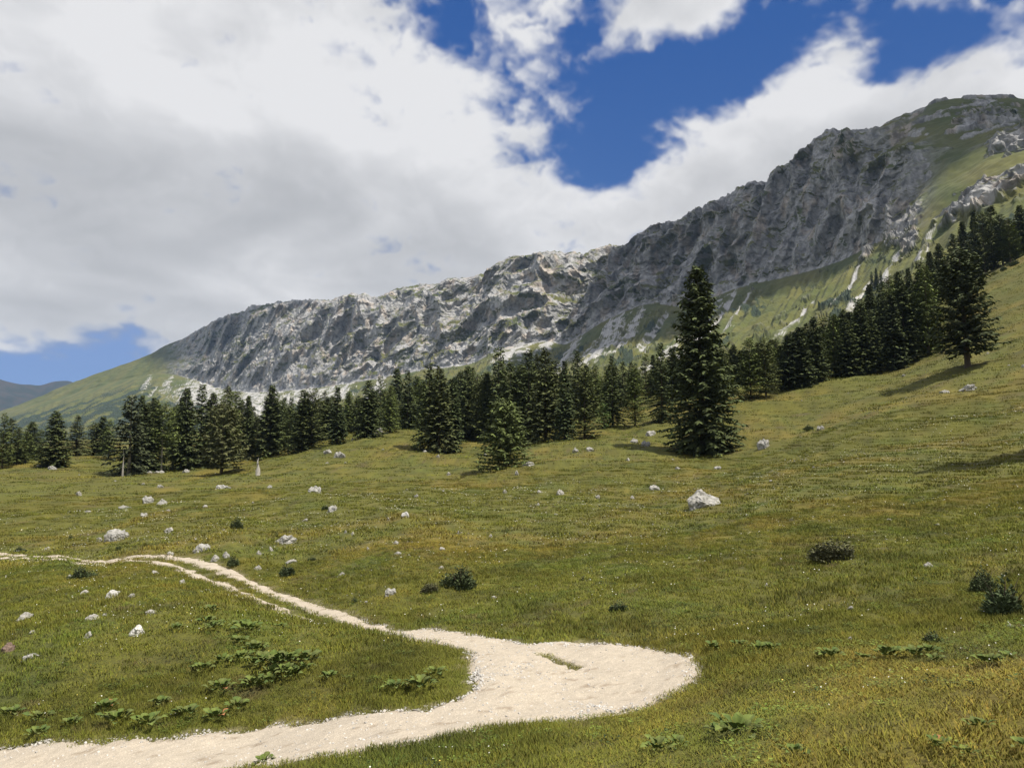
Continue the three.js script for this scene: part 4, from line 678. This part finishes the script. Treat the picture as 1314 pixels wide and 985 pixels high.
const stemsGeometry = (() => { const g = []; const R = rng(101); for (let k = 0; k < 9; k++) { const a = R() * 6.28, l = 0.3 + 0.12 * R(); g.push(taper([[0, -0.05, 0], [Math.cos(a) * l * 0.5, 0.3 + 0.2 * R(), Math.sin(a) * l * 0.5], [Math.cos(a) * l, 0.55 + 0.3 * R(), Math.sin(a) * l]], [0.014, 0.010, 0.003], 5, [0.09, 0.065, 0.045], k)); } return mergeGeometries(g); })();
const bushes = [[111, [0.065, 0.085, 0.030]], [112, [0.055, 0.075, 0.028]], [113, [0.115, 0.115, 0.055]]].map(([s, c]) => { const g = new THREE.Group(); part('stems', stemsGeometry, barkMat, g); part('foliage', bushGeometry(s, c, 2200), leafMat, g); return g; });
const BUSHLABELS = { 0: 'loose upright dark bush in the grass above the bend of the track', 1: 'small low dark bush on the grass slope above the bend', 2: 'dark rounded bush beside the narrow far track', 3: 'dark bush leaning against a pale rock above the wheel tracks', 6: 'wide grey-green heather bush low on the steep slope', 7: 'large dark evergreen bush on the steep slope among dry stems', 8: 'dark evergreen bush touching the large bush on the steep slope', 9: 'small flat dark bush above the strip of broad-leaved plants' };
{
  const R = rng(120);
  SHRUBS.forEach(([x, z, w, h], i) => {
    const o = bushes[i === 6 || i === 18 ? 2 : i % 2].clone(); o.scale.set(w * 1.1, h * 1.05, w * (0.8 + 0.3 * R())); place(o, 'bush', x, groundY(x, z) - 0.02, z, R() * 6.28);
    if (BUSHLABELS[i]) tag(o, BUSHLABELS[i], 'bush'); else tag(o, 'small dark green bush growing in the pasture grass', 'bush', 'small bushes of the pasture');
  });
}
// ---------------------------------------------------------------- broad-leaved dock plants: every leaf a part
function leafGeometry(seed, c) {                          // a heart-shaped leaf of length 1 along +z on a short stalk, cupped and wavy
  const R = rng(seed), pos = [], col = [], idx = [], N = 7, prof = [0.10, 0.33, 0.42, 0.40, 0.31, 0.18, 0.02], bend = 0.10 + 0.22 * R();
  const push = (x, y, z, v) => { pos.push(x, y, z); col.push(c[0] * v, c[1] * v, c[2] * v); };
  for (let i = 0; i < N; i++) { const t = i / (N - 1), w = prof[i] * (0.9 + 0.2 * R()), y = 0.14 * Math.sin(t * 2.2) - bend * t * t; for (const k of [-1, -0.5, 0, 0.5, 1]) push(k * w, y + Math.abs(k) * w * 0.30 + 0.03 * (R() - 0.5), 0.12 + t * 0.88 - 0.06 * Math.abs(k) * (i === 0 ? 2.5 : 0), (k === 0 ? 1.25 : 0.92 + 0.16 * R())); }
  for (let i = 0; i < N - 1; i++) for (let k = 0; k < 4; k++) { const a = i * 5 + k, b = a + 1, d = a + 5, e = d + 1; idx.push(a, d, b, b, d, e); }
  const b = pos.length / 3; push(-0.015, 0, -0.3, 1.1); push(0.015, 0, -0.3, 1.1); push(-0.015, 0.02, 0.16, 1.1); push(0.015, 0.02, 0.16, 1.1); idx.push(b, b + 2, b + 1, b + 1, b + 2, b + 3);
  return geometry(pos, idx, col);
}
const leafKinds = [[131, [0.088, 0.122, 0.020]], [132, [0.066, 0.098, 0.018]], [133, [0.115, 0.145, 0.026]], [134, [0.095, 0.112, 0.026]]].map(([s, c]) => leafGeometry(s, c)), rustLeaf = leafGeometry(135, [0.30, 0.13, 0.05]);
{
  const R = rng(140);
  DOCKS.forEach(([x, z, w], i) => {
    const g = new THREE.Group(), n = 17 + Math.floor(R() * 8), rust = [17, 24, 35, 40, 61].includes(i);
    for (let k = 0; k < n; k++) {
      const f = k / n, a = k * 2.4 + R(), l = w * (0.15 + 0.16 * R()) * lerp(1, 0.75, f), m = part('leaf', rust && k < 2 ? rustLeaf : leafKinds[Math.floor(R() * 4)], leafMat, g);
      if (rust && k < 2) m.userData.label = 'withered rust-orange leaf';
      const rise = lerp(0.15, 0.9, f) + 0.2 * R();
      m.scale.setScalar(l); m.rotation.order = 'YXZ'; m.rotation.set(-rise, a, (R() - 0.5) * 0.5);
      m.position.set(Math.sin(a) * w * 0.34 * (1 - f * 0.8), 0.03 + w * 0.10 * R() + 0.06 * w, Math.cos(a) * w * 0.34 * (1 - f * 0.8));
    }
    place(g, 'dock_plant', x, groundY(x, z), z, 0);
    if (i === 0) tag(g, 'large broad-leaved plant with dark shiny leaves in the short yellowish grass', 'plant');
    else if (i === 2) tag(g, 'sprawling broad-leaved plant beside the large one in short grass', 'plant');
    else if (i >= 4 && i < 7) tag(g, 'broad-leaved plant with upright leaves on the bank inside the bend', 'plant', 'plants on the bank inside the bend');
    else if (i >= 7 && i < 35) tag(g, 'broad-leaved plant in the dense patch on the bank inside the track loop', 'plant', 'dense leafy patch inside the track loop');
    else if (i >= 35 && i < 46) tag(g, 'broad-leaved plant in the row along the verge of the near gravel track', 'plant', 'leafy row along the track verge');
    else if (i >= 46 && i < 61) tag(g, 'broad-leaved plant in the strip along the foot of the grass slope', 'plant', 'leafy strip at the foot of the slope');
    else tag(g, 'single broad-leaved plant scattered in the short grass this side of the track', 'plant', 'scattered plants in the short grass');
  });
}
// ---------------------------------------------------------------- grass, flowers, loose gravel (nobody could count these)
function blades(seed, n, radius, h, w, segs = 2) {
  const R = rng(seed), pos = [], col = [], idx = [];
  for (let i = 0; i < n; i++) {
    const a = R() * 6.283, r = Math.sqrt(R()) * radius, x = Math.cos(a) * r, z = Math.sin(a) * r, t = R() * 6.283, L = h * (0.45 + 0.85 * R()), lean = (0.2 + 1.0 * R()) * L, dx = Math.cos(t), dz = Math.sin(t), ww = w * (0.6 + 0.8 * R()), b = pos.length / 3;
    const straw = R() < 0.12, v = 0.66 + 0.6 * R(), c = straw ? [1.4 * v, 1.15 * v, 1.4 * v] : [v, v * (0.95 + 0.15 * R()), v];
    for (let k = 0; k < segs; k++) { const f = k / segs, q = lean * f * f, y = L * f * (1 - 0.2 * f); for (const s of [-1, 1]) { pos.push(x + dx * q - dz * ww * s * (1 - f * 0.5), y - 0.01, z + dz * q + dx * ww * s * (1 - f * 0.5)); col.push(...c); } }
    pos.push(x + dx * lean, L * 0.8, z + dz * lean); col.push(...c);
    for (let k = 0; k < segs - 1; k++) { const o = b + k * 2; idx.push(o, o + 1, o + 2, o + 1, o + 3, o + 2); }
    const o = b + (segs - 1) * 2; idx.push(o, o + 1, o + 2);
  }
  return geometry(pos, idx, col);
}
const grassMat = new THREE.MeshStandardMaterial({ vertexColors: true, roughness: 0.95, side: THREE.DoubleSide });
function scatter(name, geo, mat, spots, paint) {
  const m = new THREE.InstancedMesh(geo, mat, spots.length), M = new THREE.Matrix4(), q = new THREE.Quaternion(), e = new THREE.Euler(), v = new THREE.Vector3(), s = new THREE.Vector3(), c = [0, 0, 0], col = new THREE.Color();
  spots.forEach(([x, y, z, k, kh, turn, tx = 0, tz = 0], i) => { q.setFromEuler(e.set(tx, turn, tz, 'YXZ')); M.compose(v.set(x, y, z), q, s.set(k, kh, k)); m.setMatrixAt(i, M); if (paint) { paint(x, z, y, c, i); m.setColorAt(i, col.setRGB(c[0], c[1], c[2])); } });
  m.name = numbered(name); m.userData.kind = 'stuff'; m.castShadow = m.receiveShadow = true; scene.add(m); return m;
}
function field(seed, d0, d1, spacing, spread, fn) {       // jittered spots over the meadow in view and a margin beside it
  const R = rng(seed), out = [];
  for (let z = -d1; z < -d0; z += spacing) for (let x = z * spread - 3; x < -z * spread + 3; x += spacing) { const px = x + (R() - 0.5) * spacing * 1.5, pz = z + (R() - 0.5) * spacing * 1.5; fn(px, pz, R, out); }
  return out;
}
const rocksNear = ROCKS.filter(([, z]) => z > -50);
{
  const paint = (x, z, y, c) => { sward(x, z, y, c); const v = 1.12 + 0.25 * n2(x * 2.1, z * 2.1); c[0] *= v; c[1] *= v; c[2] *= v; };
  const put = (base) => (x, z, R, out) => {
    const m = maskAt(x, z); if (m > 0.25 + 0.25 * R()) return;
    const tall = 0.75 + 0.5 * smooth(-0.3, 0.6, n2(x / 3.5 + 2, z / 3.5)) + 0.25 * R(), mown = z > -9.5 && x > 0.4 ? 0.6 : 1;
    out.push([x, groundY(x, z), z, base * (0.85 + 0.3 * R()), base * tall * mown * (m > 0.02 ? 0.6 : 1), R() * 6.28]);
  };
  scatter('grass', blades(201, 130, 0.17, 0.046, 0.0030, 2), grassMat, field(1, 3, 13, 0.135, 0.78, put(1)), paint);
  scatter('grass', blades(202, 110, 0.30, 0.068, 0.0055, 2), grassMat, field(2, 13, 30, 0.27, 0.76, put(1)), paint);
  scatter('grass', blades(203, 70, 0.6, 0.09, 0.013, 2), grassMat, field(3, 30, 70, 0.62, 0.74, put(1)), paint);
  scatter('grass', blades(204, 44, 1.2, 0.13, 0.032, 2), grassMat, field(4, 70, 180, 1.5, 0.73, put(1)), paint);
  // darker weeds and tussocks in clumps
  const weeds = field(5, 5, 120, 0.6, 0.74, (x, z, R, out) => { const d = -z; if (R() > 0.5 * smooth(0.15, 0.6, n2(x / 5, z / 5) + 0.5 * n2(x / 1.8, z / 1.8)) || maskAt(x, z) > 0.05) return; out.push([x, groundY(x, z), z, (0.8 + 0.8 * R()) * (0.7 + d / 60), (0.7 + 0.7 * R()) * (0.8 + d / 90), R() * 6.28]); });
  scatter('weeds', bushGeometry(211, [0.62, 0.80, 0.60], 60).scale(0.34, 0.13, 0.34), leafMat, weeds, (x, z, y, c) => { const v = 0.8 + 0.5 * n2(x * 5, z * 5); const q = n2(x * 0.9, z * 0.9) > 0.1 ? 0.62 : 1; c[0] = 0.080 * v * q; c[1] = 0.098 * v * q; c[2] = 0.026 * v * q; });
  // clover and other low herbs between the blades
  const herbs = field(7, 3.5, 34, 0.3, 0.78, (x, z, R, out) => { if (R() > smooth(-0.35, 0.5, n2(x / 2.2 + 3, z / 2.2) + 0.3 * n2(x * 1.5, z * 1.5)) || maskAt(x, z) > 0.1) return; const k = 0.7 + 0.7 * R(); out.push([x, groundY(x, z) + 0.015, z, k, k * (0.6 + 0.8 * R()), R() * 6.28]); });
  scatter('clover', bushGeometry(212, [1, 1, 1], 70).scale(0.36, 0.055, 0.36), leafMat, herbs, (x, z, y, c) => { sward(x, z, y, c); const v = 0.95 + 0.3 * n2(x * 5, z * 5); c[0] *= v * 0.70; c[1] *= v * 0.95; c[2] *= v; });
  // small white and yellow meadow flowers
  const fl = new THREE.CircleGeometry(0.0075, 6).rotateX(-Math.PI / 2 + 0.5);
  const flowers = field(6, 6, 60, 0.27, 0.74, (x, z, R, out) => { if (R() > 0.75 * smooth(-0.05, 0.7, n2(x / 4 + 7, z / 4) + 0.4 * n2(x / 1.3, z / 1.3)) || maskAt(x, z) > 0.02) return; const k = (0.7 + 0.7 * R()) * (0.5 - z / 24); out.push([x, groundY(x, z) + 0.055 + 0.04 * R() - z * 0.0006, z, k, k, R() * 6.28]); });
  scatter('flowers', fl, new THREE.MeshStandardMaterial({ roughness: 0.8, side: THREE.DoubleSide }), flowers, (x, z, y, c, i) => { const w = i % 9; c[0] = 0.72; c[1] = w ? 0.70 : 0.55; c[2] = w ? 0.62 : 0.12; });
  // loose stones on the track, thickest along its outer edge
  const R = rng(9), gravel = [], OUTER = 1;
  for (let i = 0; i < 60000 && gravel.length < 9000; i++) {
    const t = Math.pow(R(), 1.0) * 0.62, k = Math.floor(t * ROADN), p = roadPts[k], q = roadPts[k + 1], w = (R() * 2 - 1) * (p.y + 0.22); const dx = q.x - p.x, dz = q.z - p.z, L = Math.hypot(dx, dz), x = p.x - dz / L * w, z = p.z + dx / L * w, m = maskAt(x, z);
    if (m < 0.08 || R() > 0.28 + 0.4 * smooth(0.7, 1.05, Math.abs(w) / p.y) + 0.5 * smooth(0.6, 1, w / p.y * OUTER) * smooth(5, 9, roadLen[k])) continue;
    const s = 0.005 + 0.022 * R() ** 5 + 0.006 * smooth(0.8, 1.1, Math.abs(w) / p.y); gravel.push([x, meadow(x, z) + 0.008 - 0.03 * (1 - m), z, s * 2, s * (1 + R()), R() * 6.28, R(), R()]);
  }
  scatter('gravel', rockGeometry(220, 1, [1, 1, 1]), rockMat, gravel, (x, z, y, c, i) => { const v = 0.40 + 0.28 * ((i * 0.618) % 1); c[0] = v; c[1] = v * 0.94; c[2] = v * 0.86; });
  console.log('gravel', gravel.length, 'weeds', weeds.length, 'flowers', flowers.length);
}
renderer.render(scene, camera);
